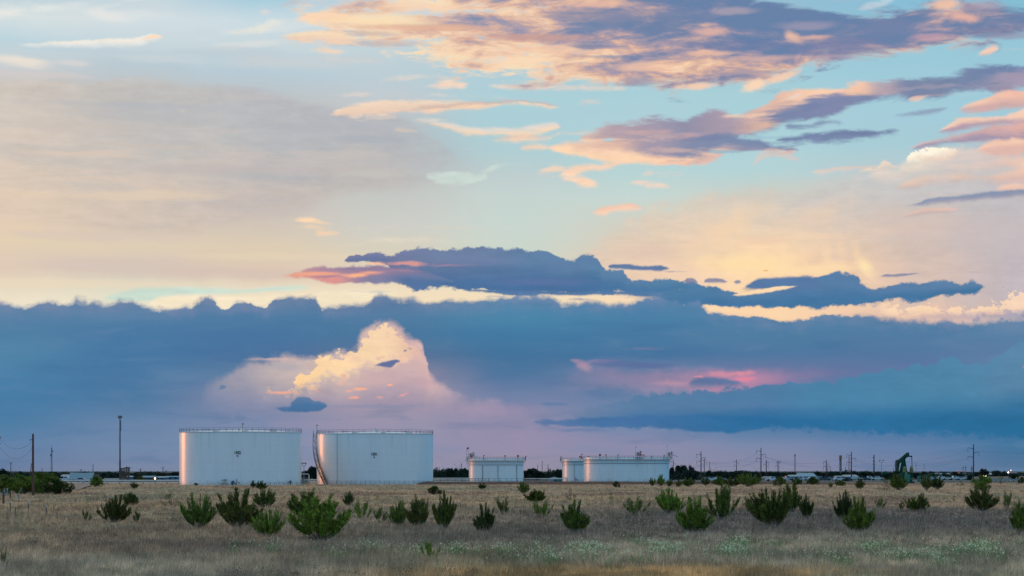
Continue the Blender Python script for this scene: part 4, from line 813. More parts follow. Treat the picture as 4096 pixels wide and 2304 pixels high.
def low_tank(xc, Yc, Rr, H, label, plat, seed):
    """open-rim floating-roof tank with a walkway girder"""
    rr = random.Random(seed); c = atd(xc, Yc); T = empty('storage_tank', c, label, 'storage tank', 'low white floating roof tanks')
    s_ = MB(); s_.lathe([(Rr, 0), (Rr, H*.5), (Rr, H-.06), (Rr, H), (Rr-.05, H), (Rr-.05, H-.06), (Rr-.05, H-1.2)], 128, close=False); s_.build('shell', white, T, True)
    s_ = MB(); s_.lathe([(Rr-.06, H-1.1), (Rr*.5, H-1.0), (.01, H-.9)], 64); s_.build('floating_roof', wtrim, T, True)
    g_ = MB(); g_.ring(Rr, H-.75, .75, .07, 110); g_.ring(Rr+.73, H-.8, .05, .16, 110)
    for i in range(48):
        t = R(7.5*i); u = Vector((math.cos(t), math.sin(t), 0)); g_.bar(u*Rr+Vector((0,0,H-1.7)), u*(Rr+.7)+Vector((0,0,H-.75)), .035, 4)
    wk = g_.build('walkway', wtrim, T)
    rl = MB(); railing(rl, Rr+.74, H-.66, posts=64, r=.03); rl.build('railing', rail_m, wk)
    f = MB(); f.ring(Rr+.02, H-2.15, .10, .11, 110); f.build('fire_main', rust, T)
    for a in plat['pipe']:
        q = MB(); t = -math.pi/2+a; u = Vector((math.cos(t), math.sin(t), 0)); q.bar(u*(Rr+.16)+Vector((0,0,.2)), u*(Rr+.16)+Vector((0,0,H-plat.get('ptop',2.1))), .065, 6); q.build('riser_pipe', plat.get('pmat', dark), T)
    for a, w, h in plat['red']:
        q = MB(); t = -math.pi/2+a; u = Vector((math.cos(t), math.sin(t), 0)); p = u*(Rr+.9)+Vector((0,0,H+.75)); q.box(p, (w, .25, h), t+math.pi/2); q.bar(p-Vector((0,0,h/2)), p-Vector((0,0,1.4)), .07, 5); q.build('foam_chamber', red, T)
    for a, h in plat['post']:
        q = MB(); t = -math.pi/2+a; u = Vector((math.cos(t), math.sin(t), 0)); p = u*(Rr+.9)+Vector((0,0,H-.6)); q.bar(p, p+Vector((0,0,h)), .09, 6); q.box(p+Vector((.25,0,h-.1)), (.5,.18,.16)); q.build('lamp_post', dark, T)
    for a, n_, sgn in plat['gear']:
        t = -math.pi/2+a; u = Vector((math.cos(t), math.sin(t), 0)); p = u*(Rr+.3)+Vector((0,0,H-.6)); q = MB()
        for k in range(4): q.bar(p+Vector((k*.65*sgn, 0, 0)), p+Vector((k*.65*sgn, 0, 2.0+.4*(k % 2))), .06, 5)
        for z_ in (1.15, 1.6, 2.05): q.bar(p+Vector((0,0,z_)), p+Vector((1.95*sgn,0,z_)), .04, 5)
        q.box(p+Vector((1.0*sgn,0,1.1)), (2.3,1.0,.08)); q.bar(p+Vector((.7*sgn,.1,1.15)), p+Vector((.7*sgn,.1,2.2)), .38, 10); q.bar(p+Vector((1.5*sgn,0,1.4)), p+Vector((1.5*sgn,0,2.6)), .2, 8)
        q.bar(p+Vector((1.9*sgn,0,1.5)), p+Vector((3.6*sgn,-.2,.7)), .07, 5)
        q.bar(p+Vector((0,0,2)), p+Vector((0,0,n_)), .035, 4); q.box(p+Vector((.1,0,n_)), (.35,.1,.22)); q.build('gauge_platform', greyst, T)
        if plat.get('bracket'):
            q = MB(); e = p+Vector((plat['bracket'], 0, 0)); q.box((p+e)/2-Vector((0,0,.05)), (abs(plat['bracket'])+.8, 1.6, .1))
            for k in (0, .33, .66, 1): b_ = p.lerp(e, k)+Vector((0,-.7,0)); q.bar(b_, b_+Vector((0,0,1.1)), .035, 4)
            for z_ in (.6, 1.1): q.bar(p+Vector((0,-.7,z_)), e+Vector((0,-.7,z_)), .035, 4)
            q.bar(e-Vector((0,.5,.1)), p-Vector((0,.3,3.0)), .05, 5); q.bar(p.lerp(e,.6)-Vector((0,.5,.1)), p-Vector((0,.3,2.2)), .05, 5); q.build('bracket_platform', wtrim, T)
    return T
low_tank(1985, 680, 8.76, 7.85, 'small low white tank standing alone with three dark riser pipes and a flag', dict(pipe=(-.50,.07,.83), ptop=2.3, red=((-.95,.9,.35),(.30,.6,.3),(.80,.6,.6)), post=((-.42,1.6),(1.3,1.4)), gear=((-1.35,4.0,1),), bracket=-.9), 1)
low_tank(2383, 760, 12.0, 8.1, 'low white tank half hidden at the left behind the widest low tank', dict(pipe=(-.72,), red=((-.48,.6,.5),), post=((-1.35,1.5),(-.25,1.6)), gear=(), pmat=rust), 2)
low_tank(2505.5, 720, 14.5, 8.45, 'widest low white tank with red boxes on its walkway, right of the pair', dict(pipe=(), red=((-.66,.7,.6),(-.51,.7,.22),(.245,.6,.5),(.33,.6,.2)), post=((-1.45,1.7),(-.24,1.5),(.248,2.6),(.52,1.0),(.9,1.4)), gear=((.155,4.0,1),(1.12,4.4,1)), bracket=1.5), 3)
# flag on the small tank
q = MB(); p = atd(1868, 680, 0)+Vector((0,-2,0)); q.bar((p.x,p.y,7.2), (p.x,p.y,11.4), .05, 5); wf = q.build('flagpole', dark)
tag(wf, 'thin flagpole with a red pennant at the left end of the small low tank', 'flagpole')
q = MB(); q.add([(p.x,p.y,11.4),(p.x+.9,p.y+.1,11.15),(p.x+.4,p.y+.05,10.9),(p.x,p.y,10.5),(p.x,p.y+.05,11.4),(p.x+.9,p.y+.15,11.15),(p.x+.4,p.y+.1,10.9),(p.x,p.y+.05,10.5)], [(0,1,2,3),(7,6,5,4),(0,4,5,1),(1,5,6,2),(2,6,7,3)]); q.build('pennant', red, wf)

# ---------------------------------------------------------------- pipe runs, racks and fences round the tanks
def pipe_run(x0, x1, Y0, Y1, zs, label, r=.14, sup=12, m=wtrim, posts=.3):
    a, b = atd(x0, Y0), atd(x1, Y1); T = empty('pipeline', (a+b)/2, label, 'pipeline', 'white pipelines beside the tanks'); o = (a+b)/2
    for k, z in enumerate(zs):
        q = MB(); off = Vector((0, k*.5, z)); q.bar(a-o+off, b-o+off, r, 8); q.build('pipe', m, T)
    for i in range(sup+1):
        p = a.lerp(b, i/sup)-o; q = MB(); q.box(p+Vector((0,.25,max(zs)/2-.1)), (.18,.9,max(zs)+.1)); q.build('support', greyst, T)
    return T
pipe_run(238, 716, 612, 612, (.50, 1.10), 'pair of white pipes running in from the left to tank 1502', .16, 10)
pipe_run(1208, 1270, 640, 640, (.55, 1.15), 'short pair of white pipes in the gap between tanks 1502 and 1501', .16, 2)
pipe_run(1733, 1880, 650, 650, (.65, 1.15, 1.6), 'white pipes between tank 1501 and the small low tank', .13, 5)
pipe_run(2096, 2268, 690, 690, (1.35,), 'single white pipe between the small low tank and the low pair', .12, 5)
def steel_rack(x0, x1, Y, h, label):
    a, b = atd(x0, Y), atd(x1, Y); o = (a+b)/2; T = empty('steel_rack', o, label, 'steel rack'); q = MB()
    q.beam(a-o+Vector((0,0,h)), b-o+Vector((0,0,h)), .2, .14); q.beam(a-o+Vector((0,0,h-.55)), b-o+Vector((0,0,h-.55)), .1, .08); q.build('top_rail', greyst, T)
    for i in range(9):
        p = (a.lerp(b, i/8)-o); q = MB(); q.box(p+Vector((0,0,h/2)), (.16,.16,h)); q.build('post', greyst, T)
steel_rack(1848, 1954, 628, 1.55, 'long low grey steel rack in front of the small low tank')
def post_fence(x0, x1, Y, h, n, label, m=greyst):
    a, b = atd(x0, Y), atd(x1, Y); o = (a+b)/2; T = empty('fence', o, label, 'fence'); q = MB()
    for z in (h, h*.5): q.bar(a-o+Vector((0,0,z)), b-o+Vector((0,0,z)), .035, 4)
    q.build('wire', m, T)
    for i in range(n+1):
        p = a.lerp(b, i/n)-o; q = MB(); q.bar(p, p+Vector((0,0,h+.1)), .05, 5); q.build('post', m, T)
post_fence(1955, 2094, 640, 1.55, 6, 'thin wire fence across the foot of the small low tank', dark)
post_fence(1268, 1732, 592, 1.0, 24, 'low thin fence along the foot of tank 1501', greyst)
post_fence(1062, 1206, 569, .75, 8, 'low thin fence at the right foot of tank 1502', greyst)
# gooseneck pipes between the tall tanks
def gooseneck(x, w, h, Y, label, m):
    c = atd(x, Y); q = MB(); pts = [(-w/2, 0, h-.3)] if False else []
    pts = [(-w,0,h), (w*.6,0,h)] + [(w*.6+.4*math.sin(R(15*k)), 0, h-.4+.4*math.cos(R(15*k))) for k in range(1, 7)] + [(w*.6+.4, 0, 0)]
    q.path([c+Vector(p) for p in pts], .13, 8); return tag(q.build('gooseneck_pipe', m, smooth=True), label, 'pipe')
gooseneck(1219, 1.3, 2.95, 596, 'white gooseneck pipe bending down beside the right edge of tank 1502', wtrim)
q = MB(); c = atd(1216, 590)
for dx in (-.1, .5, 1.0): q.bar(c+Vector((dx,0,0)), c+Vector((dx,0,2.4-.4*abs(dx))), .1, 6)
q.bar(c+Vector((-.7,0,.9)), c+Vector((1.3,0,.9)), .16, 8); q.box(c+Vector((.2,0,.5)), (1.6,.5,.35)); q.bar(c+Vector((-.4,0,.4)), c+Vector((-.4,0,1.5)), .22, 8)
tag(q.build('valve_manifold', greyst), 'grey valve manifold standing in the gap between tanks 1502 and 1501', 'valves')
q = MB(); c = atd(2303, 700); q.bar(c, c+Vector((0,0,1.9)), .08, 6); q.box(c+Vector((.3,0,.9)), (.9,.3,.25)); q.lathe([(.35,1.2),(.35,1.28)], 10, c=c); q.bar(c+Vector((.8,0,.1)), c+Vector((.8,0,1.1)), .1, 6)
tag(q.build('valve_stand', dark), 'dark valve stand at the foot of the seam between the paired low tanks', 'valves')
q = MB(); a, b_ = atd(2249, 700), atd(2271, 700)
for k in (0, .62, .8, 1): p = a.lerp(b_, k); q.box(p+Vector((0,0,.85)), (.2,.2,1.7))
q.beam(a+Vector((0,0,1.75)), b_+Vector((0,0,1.75)), .3, .12)
tag(q.build('pipe_bridge', wtrim), 'small white steel pipe bridge at the left foot of the half hidden tank', 'pipe bridge')

# ================================================================ plants
def leaf_mat(name, c1, c2, c3, sc_=6):
    m = mat(name, c1, .75, var=[c2, c3], scale=sc_, spec=.1, obj=True)
    b = m.node_tree.nodes['Principled BSDF']
    b.inputs['Transmission Weight'].default_value = 0; b.inputs['Subsurface Weight'].default_value = 0
    return m
LM = {'green': leaf_mat('leaf_green', (.05,.075,.016), (.12,.165,.028), (.23,.29,.045)),
      'bright': leaf_mat('leaf_bright', (.065,.10,.016), (.16,.23,.03), (.28,.36,.05)),
      'dark': leaf_mat('leaf_dark', (.03,.05,.016), (.055,.085,.02), (.09,.13,.028)),
      'olive': leaf_mat('leaf_olive', (.06,.068,.02), (.12,.13,.03), (.20,.21,.05)),
      'grey': leaf_mat('leaf_grey', (.10,.11,.075), (.15,.16,.11), (.19,.20,.14)),
      'rust': leaf_mat('leaf_rust', (.12,.05,.03), (.18,.08,.04), (.22,.11,.06))}
stem_m = mat('stem', (.13,.105,.08), .85, var=[(.19,.155,.12)], scale=8)

def quads(centres, dirs, L, W, rr):
    """many small leaf blades as one array"""
    n = len(centres); c = np.array(centres); d = np.array(dirs); d /= np.linalg.norm(d, axis=1)[:, None] + 1e-9
    r = rr.normal(size=(n, 3)); s = np.cross(d, r); s /= np.linalg.norm(s, axis=1)[:, None] + 1e-9
    l = np.asarray(L)*np.ones(n); w = np.asarray(W)*np.ones(n)
    v = np.stack([c - s*w[:, None]*.5, c + s*w[:, None]*.5, c + d*l[:, None]], 1).reshape(-1, 3)
    return v
def tri_mesh(name, v, material):
    n = len(v)//3; me = bpy.data.meshes.new(name); me.vertices.add(n*3); me.vertices.foreach_set('co', v.astype('f').ravel())
    me.loops.add(n*3); me.loops.foreach_set('vertex_index', np.arange(n*3, dtype='i')); me.polygons.add(n)
    me.polygons.foreach_set('loop_start', np.arange(0, n*3, 3, dtype='i')); me.polygons.foreach_set('loop_total', np.full(n, 3, 'i'))
    me.update(); me.materials.append(material); return me

def broom_mesh(seed, nst=26, spread=.75, leaves=230, open_=.35, L=(.07,.16), W=.016, bottom=.28):
    """upright broom shrub of unit height: stems fan from one foot, each ends in plumes of narrow leaves"""
    rr = np.random.default_rng(seed); st = MB(); C = []; D = []
    for i in range(nst):
        a = rr.uniform(0, 2*math.pi); sp = spread*rr.uniform(.03, 1)**.55*.62
        hh = (1.0-.38*(sp/(spread*.62))**2)*rr.uniform(.55, 1.1); tip = np.array((math.cos(a)*sp, math.sin(a)*sp, hh))
        mid = np.array((math.cos(a)*sp*.62, math.sin(a)*sp*.62, hh*.36)); pts = []
        for k in range(7):
            t = k/6; p = 2*t*(1-t)*mid + t*t*tip; p[:2] += rr.normal(size=2)*.008*k; pts.append(p)
        for k in range(6): st.bar(pts[k], pts[k+1], .011*(1-k*.12), 3, .011*(1-(k+1)*.12), cap=False)
        nt_ = rr.integers(3, 7)
        for j in range(nt_):                       # side plumes
            t0 = rr.uniform(bottom, .85); b0 = 2*t0*(1-t0)*mid + t0*t0*tip
            out = np.array((math.cos(a)*.25+rr.normal()*.22, math.sin(a)*.25+rr.normal()*.22, 1.0)); ln = rr.uniform(.14, .34)*(1.1-t0*.5)
            e0 = b0 + out/np.linalg.norm(out)*ln; st.bar(b0, e0, .004, 3, .002, cap=False)
            m = int(leaves/ nt_*rr.uniform(.6, 1.2)); tt = rr.uniform(0, 1.0, m)**.8
            c = b0 + (e0-b0)*tt[:, None] + rr.normal(size=(m, 3))*.018*(1.15-tt)[:, None]*np.array((1.1, 1.1, .6))
            C.append(c); d = (e0-b0)/ln + rr.normal(size=(m, 3))*open_; D.append(d)
        m = int(leaves*.5); tt = rr.uniform(.45, 1.0, m)
        c = 2*(tt*(1-tt))[:, None]*mid + (tt**2)[:, None]*tip + rr.normal(size=(m, 3))*.016; C.append(c); D.append(np.array((0, 0, 1.0)) + rr.normal(size=(m, 3))*open_)
    C = np.concatenate(C); D = np.concatenate(D); keep = C[:, 2] > .03; C, D = C[keep], D[keep]
    v = quads(C, D, rr.uniform(L[0], L[1], len(C))*.55, W*rr.uniform(.6, 1.3, len(C)), rr)
    me = bpy.data.meshes.new('stems'); me.from_pydata(st.v, [], st.f); me.update(); me.materials.append(stem_m)
    return tri_mesh('foliage', v, LM['green']), me
def bush_mesh(seed, lobes=14, per=420, flat=.62, L=.05, W=.03, gap=.25):
    """rounded leafy bush of unit height"""
    rr = np.random.default_rng(seed); C = []; D = []; st = MB()
    for i in range(lobes):
        a = rr.uniform(0, 2*math.pi); r = rr.uniform(0, .62)**.8; z = rr.uniform(.22, .86)*(1-.45*r)
        c0 = np.array((math.cos(a)*r, math.sin(a)*r, z)); s = rr.uniform(.10, .22)
        d = rr.normal(size=(per, 3)); d /= np.linalg.norm(d, axis=1)[:, None]; q = c0 + d*s*(rr.uniform(.45, 1, per)**.5)[:, None]*np.array((1.15, 1.15, .8))
        C.append(q); D.append(d + rr.normal(size=(per, 3))*.5 + np.array((0, 0, .5)))
        st.bar((0, 0, 0), (c0*.5)+np.array((0, 0, .04)), .02, 3, .012, cap=False); st.bar((c0*.5)+np.array((0, 0, .04)), c0, .012, 3, .004, cap=False)
    C = np.concatenate(C); D = np.concatenate(D); k = C[:, 2] > .02; C, D = C[k], D[k]
    me = bpy.data.meshes.new('stems'); me.from_pydata(st.v, [], st.f); me.update(); me.materials.append(stem_m)
    return tri_mesh('foliage', quads(C, D, L*rr.uniform(.6, 1.4, len(C)), W*rr.uniform(.6, 1.3, len(C)), rr), LM['green']), me
BROOM = [broom_mesh(s_, n_, sp, lv) for s_, n_, sp, lv in ((1,34,.95,330),(2,28,.8,330),(3,40,1.1,300),(4,22,.6,340),(5,30,.85,330),(6,36,1.0,310))]
SPARSE = [broom_mesh(s_, n_, sp, lv, bottom=.4) for s_, n_, sp, lv in ((11,9,.7,190),(12,11,.8,170),(13,8,.5,190))]
BUSH = [bush_mesh(s_, l_, p_) for s_, l_, p_ in ((21,34,300),(22,38,300),(23,30,300))]
WISP = [bush_mesh(s_, l_, p_, L=.04, W=.018) for s_, l_, p_ in ((31,11,170),(32,9,150))]
KIND = {'b': BROOM, 's': SPARSE, 'r': BUSH, 'w': WISP}
def extent(me):
    co = np.empty(len(me.vertices)*3, 'f'); me.vertices.foreach_get('co', co); co = co.reshape(-1, 3)
    return 2*float(np.quantile(np.hypot(co[:, 0], co[:, 1]), .93)), float(np.quantile(co[:, 2], .995))
EXT = {k: [extent(a) for a, b in v] for k, v in KIND.items()}
def put_shrub(x, yb, w, h, kind, tone, label, i, name='shrub', cat='shrub', group='green shrubs scattered over the dry field'):
    p = at(x, yb); s_ = p.y/F; W, H = w*s_, h*s_*1.06
    fo, stm = KIND[kind][i % len(KIND[kind])]
    T = empty(name, p - Vector((0, 0, .12)) + Vector((0, 0, gz(p.x, p.y))), label, cat, group, rnd.uniform(0, 6.28))
    base, hz = EXT[kind][i % len(KIND[kind])]
    k = W/base
    T.scale = (k, k, (H + .12)/hz)
    o = bpy.data.objects.new('foliage', fo); COL.objects.link(o); o.parent = T
    o.material_slots[0].link = 'OBJECT'; o.material_slots[0].material = LM[tone]
    o = bpy.data.objects.new('stems', stm); COL.objects.link(o); o.parent = T
    return T
SH = [
(455,2088,116,100,'b','olive','grey-stemmed olive shrub, leftmost of the large ones, left of a dark rounded bush'),
(516,2023,74,48,'r','dark','dense dark green bush touching the left grey-stemmed olive shrub from behind'),
(549,2088,40,54,'s','olive','small thin olive shrub just right of the leftmost large one'),
(347,2086,36,52,'s','green','sparse knee-high green sprigs left of the leftmost large shrub'),
(687,2028,94,50,'w','olive','loose low olive bush in front of the left edge of tank 1502'),
(790,2112,126,124,'b','green','broad green shrub with splayed tips, left neighbour of the big olive one before tank 1502'),
(950,2112,184,144,'b','olive','very wide olive broom shrub in front of the middle of tank 1502'),
(1058,2032,82,70,'b','olive','medium olive shrub behind and right of the widest olive shrub'),
(1075,2150,114,98,'b','bright','bright green shrub low in front of the right half of tank 1502'),
(1226,2075,122,104,'b','green','green shrub rising behind the largest bright shrub, below the gap between the tall tanks'),
(1288,2165,220,158,'b','bright','largest bright green shrub, dead twigs at its foot, below the gap between the tall tanks'),
(1394,2022,44,52,'b','dark','small upright dark shrub below the left part of tank 1501'),
(1449,2080,76,84,'s','bright','open green shrub of separate plumes below the left half of tank 1501'),
(1516,2086,66,64,'s','green','thin low green shrub in the gap right of the separate plumed one'),
(1591,2102,66,94,'b','green','narrow upright green shrub below the right half of tank 1501, left of a pair'),
(1671,2104,94,108,'b','olive','rounded olive-green shrub below the right end of tank 1501'),
(1775,2120,94,132,'b','green','tall two-tiered green shrub just right of tank 1501, in the middle field'),
(1737,1979,56,32,'r','dark','small dark round bush on the pale grass right of tank 1501'),
(1940,2138,86,110,'b','dark','dark green round-headed shrub below the small low tank'),
(2010,2064,66,68,'s','green','thin feathery shrub behind and right of the dark round-headed one'),
(2095,1976,42,44,'b','green','small green shrub at the right foot of the small low tank'),
(2143,2012,80,46,'b','green','low spreading green shrub in the gap between the low tanks'),
(2170,2074,84,72,'s','bright','straggling bright shrub just in front of the low spreading one between the low tanks'),
(1930,1957,30,25,'b','dark','tiny dark shrub just below the steel rack at the small low tank'),
(2295,2130,108,116,'b','green','large vase-shaped green shrub below the half hidden low tank'),
(2280,1999,48,46,'w','grey','grey-green wispy bush above the large vase-shaped shrub'),
(2464,1950,30,24,'r','dark','tiny dark bush at the foot of the widest low tank, near its middle'),
(2444,1996,38,25,'w','bright','tiny bright green tuft below the middle of the widest low tank'),
(2547,2070,96,76,'s','green','open shrub of five or six plumes below the widest low tank'),
(2680,2062,108,92,'b','bright','wide bright green shrub below the right end of the widest low tank'),
(2771,2133,142,130,'b','bright','large rounded bright shrub, nearest one right of the widest low tank'),
(2888,2086,110,132,'b','green','tall green shrub with bare slanting stems, left of the biggest clump'),
(3095,2106,196,134,'b','green','biggest shrub clump on the right, wide dark green with bare brown stems'),
(3168,2052,64,110,'b','green','tall thin green shrub rising from behind the biggest clump'),
(3225,2080,60,86,'b','dark','darker shrub leaning out on the right flank of the biggest clump'),
(3374,2084,74,104,'b','dark','dark green shrub half behind the tall bright one, left of the pumpjack'),
(3442,2134,118,128,'b','bright','tall bright green shrub below and left of the pumpjack'),
(3594,1959,64,58,'b','green','rounded green shrub directly in front of the pumpjack'),
(3538,1963,52,52,'w','olive','ragged olive shrub left of the pumpjack, under the double yard lamp'),
(3707,1960,38,58,'b','olive','narrow olive shrub right of the pumpjack, left one of two touching'),
(3750,1958,54,48,'b','dark','dark rounded shrub right of the pumpjack, right one of two touching'),
(3930,1964,80,58,'r','green','dense round green bush directly under the tall steel pole on the right'),
(3919,2043,124,88,'b','olive','wide olive-brown shrub just below the dense round bush under the tall steel pole'),
(4030,2036,44,72,'s','green','slim two-stemmed shrub near the right edge'),
(3664,2049,92,64,'b','green','low spreading green shrub below and right of the pumpjack'),
(4080,2140,66,118,'b','bright','bright shrub cut off by the right edge'),
(3520,2043,42,56,'s','green','sparse shrub right of the tall bright one below the pumpjack'),
(3602,2036,28,36,'s','green','wisp of green left of the low spreading shrub below the pumpjack'),
(3441,1956,36,42,'b','olive','small olive shrub under the pale canopy roof'),
(3361,1943,40,22,'r','green','low green bush under the drilling derrick'),
(3321,1950,18,18,'b','green','tiny upright shrub left of the one under the derrick'),
(3249,1939,60,30,'r','dark','wide dark bush in front of the blue-roofed warehouse'),
(3190,1940,40,28,'r','dark','dark round bush at the left end of the blue-roofed warehouse'),
(3120,1943,50,36,'r','green','green bush right of the tall steel pole behind the biggest clump'),
(2882,1943,60,34,'b','green','green bush, left of three in a row before the far trees'),
(2930,1945,62,34,'b','olive','olive bush, middle of three in a row before the far trees'),
(2993,1947,88,48,'b','green','tallest bush, right of three in a row before the far trees'),
(2823,1943,36,30,'b','olive','olive bush under the first tall steel pole right of the tanks'),
(2752,1946,50,34,'b','green','green bush right of the widest low tank, left of the first steel pole'),
(2716,1945,28,22,'r','olive','small bush close to the right foot of the widest low tank'),
(2644,1944,34,42,'b','bright','bright upright shrub against the right end of the widest low tank'),
(2609,1944,27,30,'b','green','smaller green shrub against the widest low tank, left of the bright upright one'),
(2676,1945,27,24,'b','olive','small olive shrub at the right corner of the widest low tank'),
(2646,1969,42,19,'w','grey','flat grey-green bush on the grass below the right end of the widest low tank'),
(893,1941,48,24,'w','grey','grey-green bushy shrub against the foot of tank 1502, left of its manway'),
(946,1941,26,24,'w','olive','small rounded shrub against tank 1502, just left of its manway'),
(1013,1950,22,26,'b','dark','narrow dark shrub against tank 1502, left one of a touching pair'),
(1045,1957,44,32,'b','dark','wider dark shrub against tank 1502, right one of a touching pair'),
(784,1942,18,9,'r','dark','tiny dark shrub at the left foot of tank 1502'),
(380,1946,62,42,'r','green','round green shrub beside the dirt track, behind it the white pipes'),
(537,1954,30,25,'b','olive','small olive shrub below the white pipes, left of tank 1502'),
(560,1927,34,22,'r','olive','low bush behind the white pipes, left of the lamp-lit garage'),
(1722,2245,74,84,'s','bright','leafy bright green sapling in the foreground grass, nearest the middle'),
(14,2266,40,66,'s','bright','bright green sprig at the bottom left edge'),
(1507,1999,26,15,'w','bright','tiny bright tuft on the pale grass below tank 1501'),
(3845,1943,34,18,'w','dark','low spreading dark green bush left of the tall steel pole on the right'),
(4002,1935,30,28,'w','green','thin green shrub before the white rail at the far right'),
(4088,1934,28,24,'r','olive','olive bush at the right edge near the white rail'),
(3816,2004,18,20,'w','rust','small rust-red dead bush left of the wide olive-brown shrub'),
(2830,1996,16,20,'w','rust','small rust-brown dead bush behind the tall green shrub with slanting stems'),
]
for i, a in enumerate(SH): put_shrub(*a, i)
for i, a in enumerate([(20,1978,130,72,'r','green','big green mesquite bush at the left edge behind the fence corner'),
    (92,1976,140,72,'r','green','green mesquite bush just left of the tall wooden pole'),
    (165,1974,150,78,'r','green','tallest green mesquite bush, just right of the tall wooden pole'),
    (228,1977,125,58,'r','dark','dark green mesquite bush, right end of the row by the dirt track')]):
    put_shrub(*a, i, 'mesquite_bush', 'bush', 'big mesquite bushes left of the track')

# ---------------------------------------------------------------- grass (one mass)
def grass(n, seed, y0, y1, hgt, wpx, nb, name, material, label, patch=0, bias=1.0):
    rr = np.random.default_rng(seed)
    yp = y0 + (y1-y0)*rr.uniform(0, 1, n)**bias; Y = F*EYE/(yp-HORIZ); X = (rr.uniform(-.12, 1.12, n)*4096-2048)/F*Y
    if patch:
        k = np.array([mnoise.noise(Vector((float(x)*.09, float(y)*.05, seed))) for x, y in zip(X, Y)]); keep = k > patch; X, Y, yp = X[keep], Y[keep], yp[keep]; n = len(X)
    Z = np.array([gz(float(x), float(y)) for x, y in zip(X, Y)]) - .02
    base = np.stack([X, Y, Z], 1); h = rr.uniform(hgt[0], hgt[1], n)
    h *= 1 + .45*np.array([mnoise.noise(Vector((float(x)*.25, float(y)*.12, 4))) for x, y in zip(X, Y)])
    B = np.repeat(base, nb, 0); Hh = np.repeat(h, nb)*rr.uniform(.5, 1.1, n*nb); YY = np.repeat(Y, nb)
    a = rr.uniform(0, 2*math.pi, n*nb); sp = rr.uniform(0, .55, n*nb)
    B[:, 0] += rr.normal(size=n*nb)*.10*np.maximum(1, YY/190); B[:, 1] += rr.normal(size=n*nb)*.10
    tip = B + np.stack([np.cos(a)*sp*Hh + .10*Hh, np.sin(a)*sp*Hh, Hh], 1)
    w = wpx*YY/F*4*rr.uniform(.5, 1.2, n*nb)
    v = np.stack([B - np.stack([w/2, 0*w, 0*w], 1), B + np.stack([w/2, 0*w, 0*w], 1), tip], 1).reshape(-1, 3)
    o = bpy.data.objects.new(name, tri_mesh(name, v, material)); COL.objects.link(o)
    return tag(o, label, 'grass' if 'grass' in name else 'flowers', kind='stuff')
gr = bpy.data.materials.new('dry_grass'); gr.use_nodes = True; t2 = gr.node_tree; bs2 = t2.nodes['Principled BSDF']
col, mx, sm, m_, sx, ns_ = field_nodes(t2)
fine2 = ns_(3.5, 2, 60)
v_ = t2.nodes.new('ShaderNodeVectorMath'); v_.operation = 'SCALE'; t2.links.new(col, v_.inputs[0]); t2.links.new(m_('MULTIPLY', sm(fine2, .3, .7, .62, 1.5), sm(ns_(1.1, 2, 12), .3, .7, .78, 1.28)), v_.inputs['Scale'])
t2.links.new(v_.outputs[0], bs2.inputs['Base Color']); bs2.inputs['Roughness'].default_value = .8; bs2.inputs['Specular IOR Level'].default_value = .2
grass(95000, 5, 1936, 2345, (.18,.42), .34, 6, 'dry_grass', gr, 'pale dry range grass covering the whole field')
grass(24000, 6, 1990, 2345, (.40,.75), .28, 7, 'tall_dry_grass', gr, 'taller seeding bunches of dry grass in drifts across the field', patch=.05)
fl = mat('flower_white', (.66,.74,.36), .7, var=[(.84,.86,.58)], scale=2); fg = mat('flower_leaf', (.10,.21,.055), .8, var=[(.20,.33,.09)], scale=2)
rr = np.random.default_rng(9); C = []; 
while len(C) < 2500:
    yp = rr.uniform(2150, 2290); x = rr.uniform(900, 4300)
    dens = math.exp(-((yp-(2222+10*math.sin(x*.004)))/30)**2)*(.10+1.2*max(0, mnoise.noise(Vector((x*.007, yp*.03, 2)))*2.4))*(min(1, max(.10, (x-1100)/1700)))
    if rr.uniform() < dens:
        Y = F*EYE/(yp-HORIZ); C.append(((x-2048)/F*Y, Y, rr.uniform(.28, .5)))
C = np.array(C); m = np.repeat(C, 3, 0)+rr.normal(size=(len(C)*3, 3))*.02
v = quads(m, rr.normal(size=m.shape)+np.array((0,-.6,.8)), .048, .048, rr)
o = bpy.data.objects.new('wildflowers', tri_mesh('wildflowers', v, fl)); COL.objects.link(o); tag(o, 'tiny white wildflowers dotted in drifts across the front of the field', 'flowers', kind='stuff')
st_v = quads(np.repeat(C*np.array((1,1,0)), 9, 0)+rr.normal(size=(len(C)*9, 3))*np.array((.16,.3,0)), np.array((0,0,1.0))+rr.normal(size=(len(C)*9, 3))*.35, rr.uniform(.2,.46,len(C)*9), .03, rr)
o2 = bpy.data.objects.new('flower_leaves', tri_mesh('flower_leaves', st_v, fg)); COL.objects.link(o2); o2.parent = o

# low weeds: dark, grey and rusty forbs among the grass
wm = bpy.data.materials.new('weeds'); wm.use_nodes = True; t3 = wm.node_tree; b3 = t3.nodes['Principled BSDF']; gg = t3.nodes.new('ShaderNodeNewGeometry')
n3 = t3.nodes.new('ShaderNodeTexNoise'); n3.inputs['Scale'].default_value = .12; n3.inputs['Detail'].default_value = 3; t3.links.new(gg.outputs['Position'], n3.inputs['Vector'])
r3 = t3.nodes.new('ShaderNodeValToRGB'); t3.links.new(n3.outputs[0], r3.inputs[0]); r3.color_ramp.elements[0].position = .35; r3.color_ramp.elements[0].color = (.16,.075,.045,1); r3.color_ramp.elements[1].position = .62; r3.color_ramp.elements[1].color = (.10,.15,.06,1)
e3 = r3.color_ramp.elements.new(.48); e3.color = (.13,.125,.09,1); t3.links.new(r3.outputs[0], b3.inputs['Base Color']); b3.inputs['Roughness'].default_value = .9; b3.inputs['Specular IOR Level'].default_value = .1
